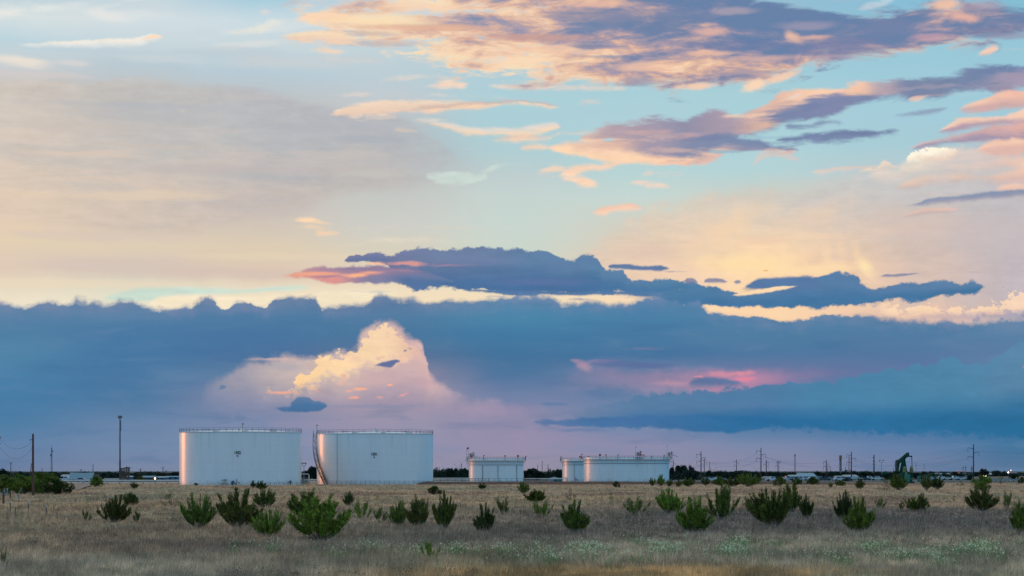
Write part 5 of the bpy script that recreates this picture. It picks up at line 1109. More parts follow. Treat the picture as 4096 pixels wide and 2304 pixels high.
wr = np.random.default_rng(55); n = 1500; yp = 1938+(2320-1938)*wr.uniform(0, 1, n)**1.7; Y = F*EYE/(yp-HORIZ); X = (wr.uniform(-.1, 1.1, n)*4096-2048)/F*Y; C = []; D = []
for x, y in zip(X, Y):
    if mnoise.noise(Vector((float(x)*.05, float(y)*.03, 8))) < -.12: continue
    k = 46; hh = wr.uniform(.25, .6)*(1+.4*(y > 250)); c = wr.normal(size=(k, 3))*np.array((.28, .28, .12))*hh*1.6 + np.array((x, y, gz(float(x), float(y))+hh*.45)); C.append(c); D.append(wr.normal(size=(k, 3))*.6+np.array((0, 0, .8)))
C = np.concatenate(C); D = np.concatenate(D)
o = bpy.data.objects.new('low_weeds', tri_mesh('low_weeds', quads(C, D, .075*wr.uniform(.6,1.4,len(C)), .03, wr), wm)); COL.objects.link(o); tag(o, 'low rusty and grey-green weeds scattered through the dry grass', 'weeds', kind='stuff')

# ================================================================ poles, masts, lamps
wood = mat('pole_wood', (.10,.045,.03), .85, var=[(.15,.07,.045)], scale=2); steelp = mat('pole_steel', (.028,.02,.02), .6, metal=.2); pale = mat('pale_steel', (.22,.23,.24), .6, metal=.2)
glassins = mat('insulator', (.06,.06,.07), .4)
def arm_pole(x, yt, Y, arms, label, r=.20, m=steelp, name='power_pole', group='steel power poles', drop=1.6):
    p = atd(x, Y); H = zat(yt, Y); T = empty(name, p, label, 'power pole', group)
    q = MB(); q.bar((0,0,-.2), (0,0,H), r*1.3, 8, r*.85); q.build('pole', m, T)
    for s_, dz, L in arms:
        z = H - dz; q = MB(); q.bar((0,0,z), (s_*L, 0, z+.45), r*.55, 5, r*.3); q.build('crossarm', m, T)
        if drop:
            q = MB(); q.bar((s_*L, 0, z+.4), (s_*L, 0, z+.4-drop), .07, 5); q.build('insulator', glassins, T)
    return T, H
P = {}
def A(k, *a, **kw): P[k] = arm_pole(*a, **kw)
L3 = lambda s: ((-1,1.6*s,2.0*s),(1,3.1*s,1.9*s),(-1,4.7*s,2.0*s))
A(1, 2804, 1806, 900, L3(.92), 'tall dark steel pole with three arms, first right of the widest low tank', group='steel power poles')
A(2, 2817, 1834, 1250, L3(.85), 'shorter steel pole close behind the first tall one right of the tanks')
A(3, 2946, 1838, 1350, L3(.8), 'small distant steel pole standing over the middle of the row of three bushes')
A(4, 3044, 1791, 900, L3(1), 'tallest steel pole with three arms, left of the biggest shrub clump')
A(5, 3065, 1840, 1000, ((1,1.3,1.2),(-1,2.3,1.2),(1,3.2,1.2)), 'shorter pole just right of the tallest steel pole')
A(6, 3112, 1841, 1200, ((-1,1.2,1.0),(-1,3.2,1.2)), 'steel pole with two left arms beside a hooked lamp, over the biggest clump')
A(7, 3305, 1841, 950, L3(.62), 'medium steel pole between the warehouse and the drilling derrick')
A(8, 3405.6, 1807, 900, L3(1), 'tall steel pole with three arms right of the drilling derrick')
A(9, 3496, 1819, 880, ((-1,1.5,.6),(-1,2.9,.6),(-1,4.2,.6)), 'steel pole with three short left stubs, left of the pumpjack', r=.24, drop=0)
A(10, 3894, 1777, 830, L3(1.1), 'tallest steel pole near the right edge, alone against the sky')
A(11, 2693, 1841, 1250, L3(.7), 'distant steel pole just over the right end of the widest low tank')
for k, (x, yt, Y, s_) in enumerate(((2151,1859,1200,.4),(2168.6,1844,1150,.3),(2192,1857,1250,.4))):
    A(20+k, x, yt, Y, ((1,1,.5),), ('short wooden pole just right of the small low tank', 'tallest of three wooden poles in the gap between the low tanks', 'right-hand wooden pole in the gap between the low tanks')[k], m=wood, r=.15, drop=0, group='wooden poles')
for k, (x, yt, Y, lb) in enumerate(((43.5,1848,950,'wooden pole with a short crossarm at the far left, left of the tall near pole'),(324,1876,1000,'short wooden pole over the trees left of the mast'),(562,1874,950,'wooden pole left of the lamp-lit garage'),(652,1867,1000,'wooden pole between the garage and tank 1502'),
    (630,1888,1150,'short far pole left of the one between garage and tank 1502'),(664,1880,1150,'short far pole just left of tank 1502'),(168,1873,1000,'short pole seen over the mesquite, right of the tall near pole'),(1846,1853,1150,'wooden pole above the trees just left of the small low tank'),(3382,1866,1300,'faint far pole right of the derrick'),(3311,1863,1300,'faint far pole right of the medium steel pole'),(3321,1864,1350,'second faint far pole right of the medium steel pole'),(2839,1846,1400,'bare thin pole right of the first tall steel poles'),(3574,1873,1200,'rusty short stack left of the pumpjack'),(2884,1878,1300,'small pole over the trees left of the distant steel pole'),
    (1757,1868,1300,'faint far pole right of tank 1501'),(1773,1869,1300,'second faint far pole right of tank 1501'),(2757,1857,1300,'faint far pole over the trees right of the widest low tank'))):
    A(40+k, x, yt, Y, ((1,.8,.7),(-1,.8,.7)) if k < 6 else (), lb, m=wood, r=.16, drop=0, group='wooden poles')
# near leaning pole and the big wooden pole on the left
q = MB(); p = atd(120, 800); q.bar(p, p+Vector((.5,0,zat(1854,800))), .2, 8, .13); tag(q.build('leaning_pole', wood), 'leaning wooden pole just left of the tall near pole', 'power pole', 'wooden poles')
T = empty('power_pole', at(132, 1984), 'tallest wooden pole rising from the mesquite at the far left, with one hooked bracket', 'power pole', 'wooden poles'); Yp = T.location.y
q = MB(); H = zat(1735, Yp); q.bar((0,0,-.2), (0,0,H), .20, 12, .14); q.build('pole', wood, T)
q = MB(); q.path([(0,0,H-.7), (-.2,0,H-.85), (-.4,0,H-.95), (-.55,0,H-.92)], .05, 5); q.build('bracket', dark, T); q = MB(); q.bar((-.13,0,H-1.9), (-.13,0,H-2.2), .06, 5); q.build('insulator', glassins, T)
q = MB(); p = atd(-7, 340); H2 = zat(1742, 340); q.bar(p, p+Vector((0,0,H2)), .19, 8, .15); q.bar(p+Vector((.1,0,H2-.1)), p+Vector((.35,0,H2-.4)), .12, 6); q.bar(p+Vector((.1,0,H2-1.2)), p+Vector((.32,0,H2-1.3)), .1, 6); tag(q.build('edge_pole', wood), 'wooden pole at the left edge with dark insulators', 'power pole', 'wooden poles')
# wires (each span its own thing)
wire_m = mat('wire', (.05,.055,.07), .6)
def wire(a, b, sag, label, r=.02, grp='overhead wires'):
    a, b = Vector(a), Vector(b); pts = []
    for i in range(15):
        t = i/14; p = a.lerp(b, t); p.z -= sag*4*t*(1-t); pts.append(p)
    q = MB(); q.path(pts, r, 3); return tag(q.build('overhead_wire', wire_m), label, 'wire', grp)
pa, pb = atd(-7,340), at(132,1984)
wire((pa.x,pa.y,H2-.2), (pb.x,pb.y,H-1.0), 1.6, 'upper wire sagging in from the left edge to the tallest wooden pole'); wire((pa.x,pa.y,H2-1.5), (pb.x,pb.y,H-2.0), 2.0, 'lower wire sagging in from the left edge to the tallest wooden pole')
def top(k, dz, dx=0): T, H_ = P[k]; return (T.location.x+dx, T.location.y, H_-dz)
for (i, j, nm) in ((11,1,'the two poles at the widest low tank'),(1,4,'the first and the tallest steel pole'),(4,8,'the tallest steel pole and the one right of the derrick'),(8,10,'the derrick pole and the one near the right edge')):
    for dz, dx, w_ in ((2.6,-1.9,'upper left'),(4.0,1.8,'right hand'),(5.6,-1.9,'lower left')):
        wire(top(i,dz,dx), top(j,dz,dx), 3.2, f'{w_} wire between {nm}', .022)
a = P[10][0].location; wire(top(10,2.6), (a.x+190, a.y-40, P[10][1]-3), 3, 'wire leaving the tallest pole near the right edge to the right', .022)
for k, (y0, y1, x0, x1) in enumerate(((1863,1868,-60,760),(1872,1874,-60,760),(1879,1881,-60,760))):
    a, b = atd(x0, 1100), atd(x1, 1100); wire((a.x,a.y,zat(y0,1100)), (b.x,b.y,zat(y1,1100)), 1.5, ('topmost','middle','lowest')[k]+' of three long faint wires over the town at the far left', .02)
# monopole and masts
T = empty('cell_tower', atd(480, 680), 'tall slender phone mast with an antenna ring, left of tank 1502', 'mast'); H = zat(1662, 680)
q = MB(); q.bar((0,0,0), (0,0,H*.33), .30, 8, .27); q.bar((0,0,H*.33), (0,0,H*.75), .23, 8, .2); q.bar((0,0,H*.75), (0,0,H), .18, 8, .16); q.bar((.3,0,H-1.6), (.3,0,H-5), .1, 4)
q.build('mast', mat('mast_steel', (.06,.055,.065), .6, metal=.2), T)
q = MB()
for i in range(9):
    t = R(40*i); u = Vector((math.cos(t)*.62, math.sin(t)*.62, H-.5)); q.box(u, (.16,.14,.85), t); q.bar((0,0,H-.5), u, .04, 4)
q.build('antenna', pale, T)
def lattice(x, yt, yb, Y, w, w2, m, label, head=None, cat='mast', name='lattice_mast', seg=14, r=.06, group='far lattice masts'):
    p = atd(x, Y); H = zat(yt, Y); T = empty(name, p, label, cat, group); q = MB()
    for sx_, sy_ in ((-1,-1),(1,-1),(1,1),(-1,1)): q.bar((sx_*w/2, sy_*w/2, 0), (sx_*w2/2, sy_*w2/2, H), r, 4)
    for i in range(seg):
        a_, b_ = i/seg, (i+1)/seg; wa, wb = (w+(w2-w)*a_)/2, (w+(w2-w)*b_)/2; s_ = 1 if i % 2 else -1
        for sy_ in (-1, 1): q.bar((-wa*s_, sy_*wa, H*a_), (wb*s_, sy_*wb, H*b_), r*.7, 3); q.bar((-wa, sy_*wa, H*a_), (wa, sy_*wa, H*a_), r*.7, 3)
    q.build('frame', m, T)
    if head: head(T, H, w2)
    return T
def head_plat(T, H, w):
    q = MB(); q.box((0,0,H), (1.3,1.0,.25)); q.box((0,0,H+.6), (1.0,.8,.3)); q.bar((0,0,H), (0,0,H+.6), .15, 6); q.build('platform', pale, T)
lattice(3180, 1822, 1885, 1300, .8, .6, pale, 'pale lattice mast with a flat head, above the blue-roofed warehouse', head_plat)
lattice(206.5, 1790, 1886, 1400, .9, .5, pale, 'thin pale lattice mast right of the tallest wooden pole', lambda T,H,w: (lambda q: (q.bar((0,0,H),(0,0,H+1.5),.06,4), q.box((.5,0,H-2.5),(.8,.5,1.2)), q.box((-.5,0,H-5),(.8,.5,1.6)), q.build('aerial', pale, T)))(MB()), r=.09)
lattice(372, 1857, 1886, 1500, .6, .4, pale, 'very thin pale mast left of the phone mast', r=.06)
rigm = mat('derrick_steel', (.20,.21,.21), .7, var=[(.30,.28,.25)], scale=.3); orange = mat('derrick_orange', (.45,.17,.08), .6)
def rig_head(T, H, w):
    q = MB(); q.box((0,0,H-1.2), (w+.5,w+.5,2.6)); q.build('crown', orange, T)
    q = MB(); q.box((0,0,H*.52), (w*.55,w*.55,H*.62)); q.box((0,0,H*.30), (w+.3,w+.3,H*.22)); q.box((.5,0,H*.36), (1.6,1.0,.4)); q.box((0,0,.8), (2.5,2.5,1.6)); q.build('mast_gear', rigm, T)
lattice(3362, 1822, 1892, 1400, 1.3, 1.2, rigm, 'thick drilling derrick with an orange crown', rig_head, 'derrick', 'drilling_derrick', 12, .09, 'oilfield derricks')
redw = mat('red_white_steel', (.45,.10,.08), .6, var=[(.6,.5,.5)], scale=.12)
lattice(3397, 1823, 1892, 1500, 1.1, .7, redw, 'red and white lattice derrick just left of the tall steel pole', None, 'derrick', 'lattice_derrick', 12, .07, 'oilfield derricks')
lattice(3886.5, 1865, 1890, 1500, .8, .8, pale, 'small grey frame mast just left of the tall right-hand pole', None, r=.1)
for k, (x, yt) in enumerate(((3852,1866),(3862.5,1864))):
    q = MB(); p = atd(x, 1400); q.bar(p, p+Vector((0,0,zat(yt,1400))), .16, 5); 
    if k: q.bar(p+Vector((-2.2,0,zat(1870,1400))), p+Vector((.6,0,zat(1870,1400))), .12, 4)
    tag(q.build('frame_pole', steelp), ('left leg pole of the far H-shaped frame above the pink-lit building','right leg pole with crossbeam above the pink-lit building')[k], 'power pole', 'wooden poles')
# yard lamps
def yard_lamp(x, yt, Y, w, label, vee=False):
    p = atd(x, Y); H = zat(yt, Y); T = empty('yard_lamp', p, label, 'lamp post', 'lamp posts'); q = MB()
    q.bar((0,0,0), (0,0,H-(1.0 if not vee else 2.2)), .13, 6, .09); q.build('post', greyst, T)
    for s_ in (-1, 1):
        q = MB()
        if vee: q.bar((0,0,H-2.2), (s_*w,0,H), .07, 4); q.bar((s_*w,0,H), (s_*(w+.7),0,H+.1), .09, 4)
        else: q.path([(0,0,H-1.0), (s_*w*.7,0,H-1.0), (s_*w,0,H-.7), (s_*w,0,H-.3)], .08, 5)
        q.build('arm', greyst, T)
        if not vee: q = MB(); q.lathe([(.18,H-.35),(.45,H-.1),(.45,H),(.02,H+.05)], 10, c=(s_*w,0,0)); q.build('lamp_head', pale, T)
yard_lamp(3526, 1840, 950, .75, 'double yard lamp on one post left of the pumpjack'); yard_lamp(1216, 1851, 640, .42, 'double yard lamp in the gap between the two tall tanks')
yard_lamp(3117, 1846, 1200, .5, 'hooked yard lamp over the biggest shrub clump'); yard_lamp(1832, 1857, 900, 1.2, 'Y-shaped street lamp over the trees left of the small low tank', True)
yard_lamp(2852, 1870, 1100, 1.6, 'spreading Y-shaped street lamp right of the first steel poles', True); yard_lamp(3027, 1868, 1100, 1.6, 'Y-shaped street lamp just left of the tallest steel pole', True); yard_lamp(3664, 1853, 1100, .4, 'thin street lamp right of the pumpjack', True)
q = MB(); p = atd(3697, 1200); q.bar(p, p+Vector((0,0,zat(1855,1200))), .09, 5); tag(q.build('thin_post', pale), 'very thin pale post right of the pumpjack and its street lamp', 'lamp post', 'lamp posts')
# substation poles next to the phone mast
for k, (x, yt) in enumerate(((484,1872),(488,1871),(493,1871),(498,1870),(504,1867),(508,1866),(513,1869),(517,1867))):
    p = atd(x, 760+6*k); H = zat(yt, 760+6*k); T = empty('substation_pole', p, ('first','second','third','fourth','fifth','sixth','seventh','eighth')[k]+' from the left of eight rusty poles below the phone mast', 'power pole', 'cluster of substation poles')
    q = MB(); q.bar((0,0,0), (0,0,H), .17, 6); q.build('pole', wood, T); q = MB(); q.box((.1,0,H-.4), (1.1+.5*(k % 2),.12,.14)); q.box((0,0,H-1.2), (.9,.12,.12)); q.build('crossarm', dark, T)

# ================================================================ pumpjack
gr_m = mat('pumpjack_green', (.006,.055,.04), .9, var=[(.010,.08,.058)], scale=1.2, spec=.1); gr_l = mat('guard_green', (.05,.19,.15), .8, spec=.15); wt = mat('counterweight_yellow', (.17,.20,.10), .85, var=[(.12,.16,.09)], scale=1.5, spec=.1); hh_m = mat('horsehead_green', (.012,.075,.055), .8, var=[(.03,.10,.08),(.22,.20,.19)], scale=1.1, spec=.1)
PJ = empty('pumpjack', atd(3619, 678), 'green oil pumpjack with its beam tilted up, seen nearly end on', 'pumpjack', rz=math.atan2(-.97, .24))
q = MB(); q.box((-.3,0,.25), (11,2.2,.5)); q.box((1.8,0,.8), (3.6,2.0,.8)); q.build('skid', gr_m, PJ)
piv = Vector((-.9,0,7.6)); q = MB()
for sx_, sy_ in ((-2.1,-1.15),(-2.1,1.15),(.5,-1.0),(.5,1.0)): q.beam((sx_-.2, sy_, .4), piv+Vector((0, sy_*.2, -.1)), .5, .5)
for k in (.25,.5,.75): q.beam((-2.3+1.4*k,-1.15+.9*k,.4+7*k), (-2.3+1.4*k,1.15-.9*k,.4+7*k), .14, .14)
q.box(piv, (.9,.9,.5)); q.build('samson_post', gr_m, PJ)
q = MB()
for k in range(14): q.bar((-.1+.06*k*-.3, -.75, 1+.45*k), (-.1+.06*k*-.3, -.25, 1+.45*k), .03, 4)
for yy in (-.75,-.25): q.bar((-.1,yy,.6), (-.6,yy,7.2), .045, 4)
q.build('ladder', gr_m, PJ)
tilt = R(19); bd = Vector((math.cos(tilt),0,math.sin(tilt))); hd, tl = piv-bd*4.6+Vector((0,0,.45)), piv+bd*3.7+Vector((0,0,.45))
q = MB(); q.beam(hd, tl, .75, 1.0); q.build('walking_beam', gr_m, PJ)
q = MB(); prof = [(0.1,.9),(-.55,.75),(-1.0,.2),(-1.25,-.7),(-1.2,-1.7),(-.85,-2.6),(-.55,-2.9),(-.3,-2.2),(.1,-.6)]
vs = [hd+Vector((px_,yy,pz_)) for yy in (-.55,.55) for px_,pz_ in prof]; n = len(prof)
q.add(vs, [tuple(range(n)), tuple(range(2*n-1,n-1,-1))]+[(i,i+n,(i+1) % n+n,(i+1) % n) for i in range(n)]); q.build('horsehead', hh_m, PJ)
q = MB(); q.bar(hd+Vector((-1.1,-.1,-1.2)), (hd.x-1.1,-.1,1.2), .04, 4); q.bar(hd+Vector((-1.1,.1,-1.2)), (hd.x-1.1,.1,1.2), .04, 4); q.bar((hd.x-1.1,0,0), (hd.x-1.1,0,1.3), .16, 8); q.build('bridle', dark, PJ)
eq = tl+Vector((-.3,0,-.75)); q = MB(); q.beam(eq+Vector((0,-1.45,0)), eq+Vector((0,1.45,0)), .4, .4); q.box(eq+Vector((0,0,.3)), (.5,.5,.6)); q.build('equaliser', gr_m, PJ)
ck = Vector((2.3,0,3.0))
for sy_ in (-1.38, 1.38):
    q = MB(); q.beam(eq+Vector((0,sy_,0)), Vector((2.5,sy_,4.6)), .18, .18); q.build('pitman_arm', gr_m, PJ)
    q = MB(); q.beam((2.4,sy_*.86,1.6), (2.55,sy_*.86,5.0), .3, .55); q.build('crank', gr_m, PJ)
    q = MB(); prof = [(-.75,3.7),(-.8,4.6),(-.45,5.3),(0,5.6),(.45,5.3),(.8,4.6),(.75,3.7)]; vs = [Vector((2.5+px_, sy_*.86+yy, pz_-.3)) for yy in (-.3,.3) for px_,pz_ in prof]; n = 7
    q.add(vs, [tuple(range(n)), tuple(range(2*n-1,n-1,-1))]+[(i,i+n,(i+1) % n+n,(i+1) % n) for i in range(n)]); q.build('counterweight', wt, PJ)
q = MB(); q.box((2.3,0,1.9), (1.6,1.4,1.5)); q.bar((2.4,-1.3,2.4), (2.4,1.3,2.4), .2, 8); q.build('gearbox', gr_m, PJ)
q = MB(); prof = [(-1.2,.5),(1.0,.5),(.8,2.2),(.2,3.3),(-.5,3.5),(-1.0,2.6)]; vs = [Vector((3.9+px_, yy, pz_)) for yy in (-1.35,-1.0) for px_,pz_ in prof]; n = 6
vs = [Vector((v.x*1.0, v.y, v.z)) for v in vs]; q.add(vs, [tuple(range(n)), tuple(range(2*n-1,n-1,-1))]+[(i,i+n,(i+1) % n+n,(i+1) % n) for i in range(n)]); q.box((4.3,-.9,1.6), (.3,1.6,2.3)); q.build('belt_guard', gr_l, PJ)
q = MB(); p = atd(3542, 1000); q.lathe([(1.5,0),(1.5,zat(1888,1000)-.6),(.9,zat(1885,1000)-.1),(.02,zat(1884,1000))], 16, c=p); tag(q.build('green_tank', gr_m, smooth=True), 'small domed green tank among the trees left of the pumpjack', 'tank')

# ================================================================ buildings of the town
glass_d = mat('window_dark', (.02,.03,.04), .2)
def house(x0, x1, yt, Y, depth, m, rm, label, name='building', wins=0, door=False, gable=1.0, cat='building', yb=None, overhang=.4, roofz=None):
    a, b = atd(x0, Y), atd(x1, Y); w = b.x-a.x; h = zat(yt, Y)-gable; c = (a+b)/2+Vector((0,depth/2,0)); T = empty(name, c, label, cat, 'buildings of the far town')
    q = MB(); q.box((0,0,h/2), (w,depth,h)); q.build('wall', m, T)
    q = MB(); W, D = w/2+overhang, depth/2+overhang; hz = h+.01
    q.add([(-W,-D,hz),(W,-D,hz),(W,D,hz),(-W,D,hz),(-W+gable*.6,0,h+gable),(W-gable*.6,0,h+gable),(-W,-D,hz-.18),(W,-D,hz-.18),(W,D,hz-.18),(-W,D,hz-.18)], [(0,1,5,4),(2,3,4,5),(1,2,5),(3,0,4),(0,6,7,1),(1,7,8,2),(2,8,9,3),(3,9,6,0)]); q.build('roof', rm, T)
    for i in range(wins):
        q = MB(); xx = -w/2+w*(i+.7)/(wins+.4); q.box((xx,-depth/2-.03,h*.55), (min(1.6,w/(wins+1)*.5),.1,min(1.2,h*.35))); q.build('window', glass_d, T)
    if door: q = MB(); q.box((w*.28,-depth/2-.05,h*.4), (2.6,.12,h*.75)); q.build('door', glass_d, T)
    return T, c, w, h
mats = dict(white=mat('wall_white',(.32,.34,.35),.8,var=[(.26,.28,.29)],scale=.5), brown=mat('wall_brown',(.16,.11,.09),.85,var=[(.2,.14,.11)],scale=.6), blue=mat('wall_pale_blue',(.13,.22,.27),.7,var=[(.17,.26,.31)],scale=.3),
    grey=mat('wall_grey',(.20,.21,.22),.8,var=[(.25,.26,.27)],scale=.4), pink=mat('wall_pink',(.45,.25,.20),.8,var=[(.38,.22,.19)],scale=.3), dkb=mat('wall_dark_brown',(.08,.05,.045),.85,var=[(.11,.07,.06)],scale=.4),
    roofb=mat('roof_blue',(.15,.27,.34),.55,var=[(.19,.31,.38)],scale=.25,stretch=(4,.3,1)), roofw=mat('roof_pale',(.29,.34,.37),.6,var=[(.22,.27,.3)],scale=.3), roofg=mat('roof_grey',(.15,.16,.17),.7,var=[(.2,.2,.21)],scale=.3))
M_ = mats
house(240,300,1898,1000,9,M_['dkb'],M_['roofw'],'pale-roofed house among trees at the far left behind the mesquite',wins=3)
house(252,276,1912,820,4,M_['blue'],M_['roofw'],'small blue-white shed behind the right end of the mesquite',gable=.6)
house(412,482,1913,900,8,M_['dkb'],M_['roofg'],'low dark brown building with small windows left of the phone mast',wins=5,gable=.6)
Tg, cg, wg, hg = house(566,616,1903,800,8,M_['brown'],M_['blue'],'brown garage with a bright wall lamp left of tank 1502',door=True,gable=.6)
lampm = mat('lamp_glow', (1,.7,.45), .4, emit=(1,.62,.35,8)); q = MB(); q.blob((wg*.28+1.5,-4.35,hg*.7), (.28,.28,.28), 8); q.build('wall_lamp', lampm, Tg)
house(618,660,1905,850,8,M_['blue'],M_['roofw'],'pale blue shed between the brown garage and tank 1502',gable=.5,wins=2)
house(664,718,1904,880,8,M_['blue'],M_['roofb'],'blue flat-roofed shed touching the left edge of tank 1502 in view',gable=.3,wins=2)
house(505,545,1903,900,8,M_['blue'],M_['roofw'],'small pale shed behind the cluster of rusty poles',gable=.5)
house(3158,3196,1899,1000,8,M_['white'],M_['roofw'],'white annex at the left end of the blue-roofed warehouse',wins=4,gable=.8)
house(3194,3265,1892,1010,14,M_['grey'],M_['roofb'],'long grey warehouse with a pale blue roof',wins=3,gable=1.6)
house(3268,3300,1905,1050,8,M_['grey'],M_['roofg'],'grey shed right of the blue-roofed warehouse',wins=2,gable=.8)
Tw, cw, ww, hw = house(3346,3376,1903,900,6,M_['white'],M_['white'],'white kiosk building with three dark openings under the derrick',wins=3,gable=.3)
house(3378,3432,1899,960,10,M_['blue'],M_['roofw'],'low pale blue building behind the tall steel pole right of the derrick',wins=4,gable=.9)
house(3840,3862,1884,1300,10,M_['pink'],M_['pink'],'pink-lit end block of the long building left of the tallest right-hand pole',gable=.3)  # pink light on this block is put into its wall and roof colour
house(3863,3928,1885,1320,10,M_['brown'],M_['roofg'],'long brown building behind the tallest right-hand pole',wins=6,gable=.4)
house(3946,3985,1892,1200,8,M_['grey'],M_['roofw'],'low building with a pale roof right of the tallest right-hand pole',wins=3,gable=.9)
house(3056,3086,1905,950,8,M_['grey'],M_['roofg'],'grey-roofed shed right of the tallest steel pole',wins=2,gable=.9)
house(2770,2800,1899,1100,6,M_['brown'],M_['roofg'],'low brown hut beside the first tall steel pole',gable=.5)
house(2826,2862,1910,900,7,M_['white'],M_['roofb'],'pale blue-roofed shed right of the first tall steel pole',wins=2,gable=.9)
house(2125,2166,1901,1000,8,M_['brown'],M_['roofg'],'low brown shed in the gap between the low tanks',gable=.8,wins=2)
house(2202,2216,1893,1100,6,M_['blue'],M_['roofb'],'tiny pale shed roof in the trees of the gap between the low tanks',gable=.5)
house(2690,2712,1900,1000,6,M_['pink'],M_['roofw'],'small pale house close to the right edge of the widest low tank',gable=.7)
house(3730,3800,1893,1250,9,M_['grey'],M_['roofw'],'long pale-roofed building right of the pumpjack',wins=5,gable=.5)
house(4030,4070,1889,1300,9,M_['dkb'],M_['roofg'],'dark red-brown building near the right edge',gable=.5)
# canopy roof
T = empty('canopy', atd(3428, 850), 'long pale blue canopy roof on thin posts, left of the stubbed pole', 'canopy'); q = MB(); h = zat(1910,850)
q.add([(-2.3,-2,h-.35),(2.3,-2,h-.35),(2.3,2,h),(-2.3,2,h),(-2.3,-2,h-.5),(2.3,-2,h-.5),(2.3,2,h-.15),(-2.3,2,h-.15)], [(0,1,2,3),(7,6,5,4),(0,4,5,1),(1,5,6,2),(2,6,7,3),(3,7,4,0)]); q.build('roof', M_['roofb'], T)
for k in range(4): q = MB(); q.bar((-2.1+1.4*k,-1.8,0), (-2.1+1.4*k,-1.8,h-.5), .07, 5); q.build('post', pale, T)
# pumpjack yard: separators and sheds to its right
q = MB(); p = atd(3675, 720); q.bar(p, p+Vector((0,0,zat(1903,720))), .55, 10); q.bar(p+Vector((1.6,0,0)), p+Vector((1.6,0,1.9)), .4, 10); q.box(p+Vector((3.2,0,.9)), (1.4,1,1.8)); q.beam(p+Vector((.6,0,2.0)), p+Vector((4.6,0,3.0)), .2, .2); q.bar(p+Vector((4.4,0,0)), p+Vector((4.4,0,2.9)), .1, 6)
tag(q.build('wellhead_equipment', gr_l), 'pale green tanks and pipework standing right of the pumpjack', 'equipment')
q = MB(); p = atd(2226, 720); q.bar(p+Vector((-1,0,.8)), p+Vector((1.6,0,.8)), .75, 12); q.box(p+Vector((.3,0,.2)), (2.4,.8,.4)); tag(q.build('teal_vessel', mat('teal_paint', (.03,.16,.17), .5)), 'small teal vessel at the foot of the gap between the low tanks', 'tank')
q = MB(); p = atd(2217, 800); q.lathe([(2.1,0),(2.1,zat(1912,800)-.6),(1.5,zat(1908,800)-.3),(.02,zat(1907,800))], 20, c=p); tag(q.build('domed_tank', M_['blue'], smooth=True), 'pale blue domed tank above the pipe between the low tanks', 'tank')

# ---------------------------------------------------------------- vehicles
tyre = mat('tyre', (.02,.02,.02), .9); cglass = mat('car_glass', (.03,.04,.05), .15)
paints = [mat('car_white', (.55,.57,.58), .35, coat=.6), mat('car_silver', (.30,.32,.34), .35, metal=.4), mat('car_dark', (.04,.045,.05), .35, coat=.6), mat('car_red', (.30,.04,.03), .35, coat=.6)]
def car(x, Y, paint, label, kind='car', rz=0):
    p = atd(x, Y); T = empty('parked_car' if kind == 'car' else kind, p, label, {'car':'car','pickup_truck':'truck','lorry':'truck'}[kind], 'vehicles parked and moving by the town', rz); q = MB()
    if kind == 'lorry':
        q.box((-2.2,0,1.95), (8.6,2.4,2.5)); q.build('trailer', paints[0], T); q = MB(); q.box((3.2,0,1.5), (1.8,2.3,2.1)); q.box((4.4,0,1.05), (.9,2.2,1.1)); q.build('cab', paint, T); q = MB(); q.box((4.12,0,2.0), (.06,1.9,.8)); q.box((3.4,-1.16,2.0), (.9,.05,.6)); q.build('window', cglass, T); wx = (-5.4,-4.2,2.9,4.2); wr = .5
    else:
        prof = [(-2.3,.35),(-2.35,.95),(-1.9,1.05),(-1.45,1.5),(.35,1.52),(1.05,1.02),(2.1,.88),(2.3,.5),(2.25,.35)] if kind == 'car' else [(-2.7,.5),(-2.7,1.1),(-.9,1.1),(-.8,1.8),(.6,1.82),(1.2,1.2),(2.6,1.1),(2.7,.5)]
        n = len(prof); vs = [(px_, yy, pz_) for yy in (-.88,.88) for px_,pz_ in prof]; q.add(vs, [tuple(range(n)), tuple(range(2*n-1,n-1,-1))]+[(i,i+n,(i+1) % n+n,(i+1) % n) for i in range(n)]); q.build('body', paint, T)
        q = MB(); zz = 1.27 if kind == 'car' else 1.5
        for sy_ in (-1,1): q.box((-.5 if kind == 'car' else -.1, sy_*.89, zz), (1.6 if kind == 'car' else 1.1,.03,.34))
        q.build('window', cglass, T); wx = (-1.45,1.4) if kind == 'car' else (-1.7,1.7); wr = .34 if kind == 'car' else .4
    for w_ in wx:
        for sy_ in (-1,1): q = MB(); q.bar((w_,sy_*.78,wr), (w_,sy_*.98,wr), wr, 10); q.build('wheel', tyre, T)
    return T
CL = ['white pickup at the left behind the mesquite','silver car behind the white pipes left of the round green shrub','white box lorry with a red cab on the road left of the round green shrub']
car(264, 800, paints[0], CL[0], 'pickup_truck'); car(330, 720, paints[1], CL[1]); car(352, 790, paints[3], CL[2], 'lorry')
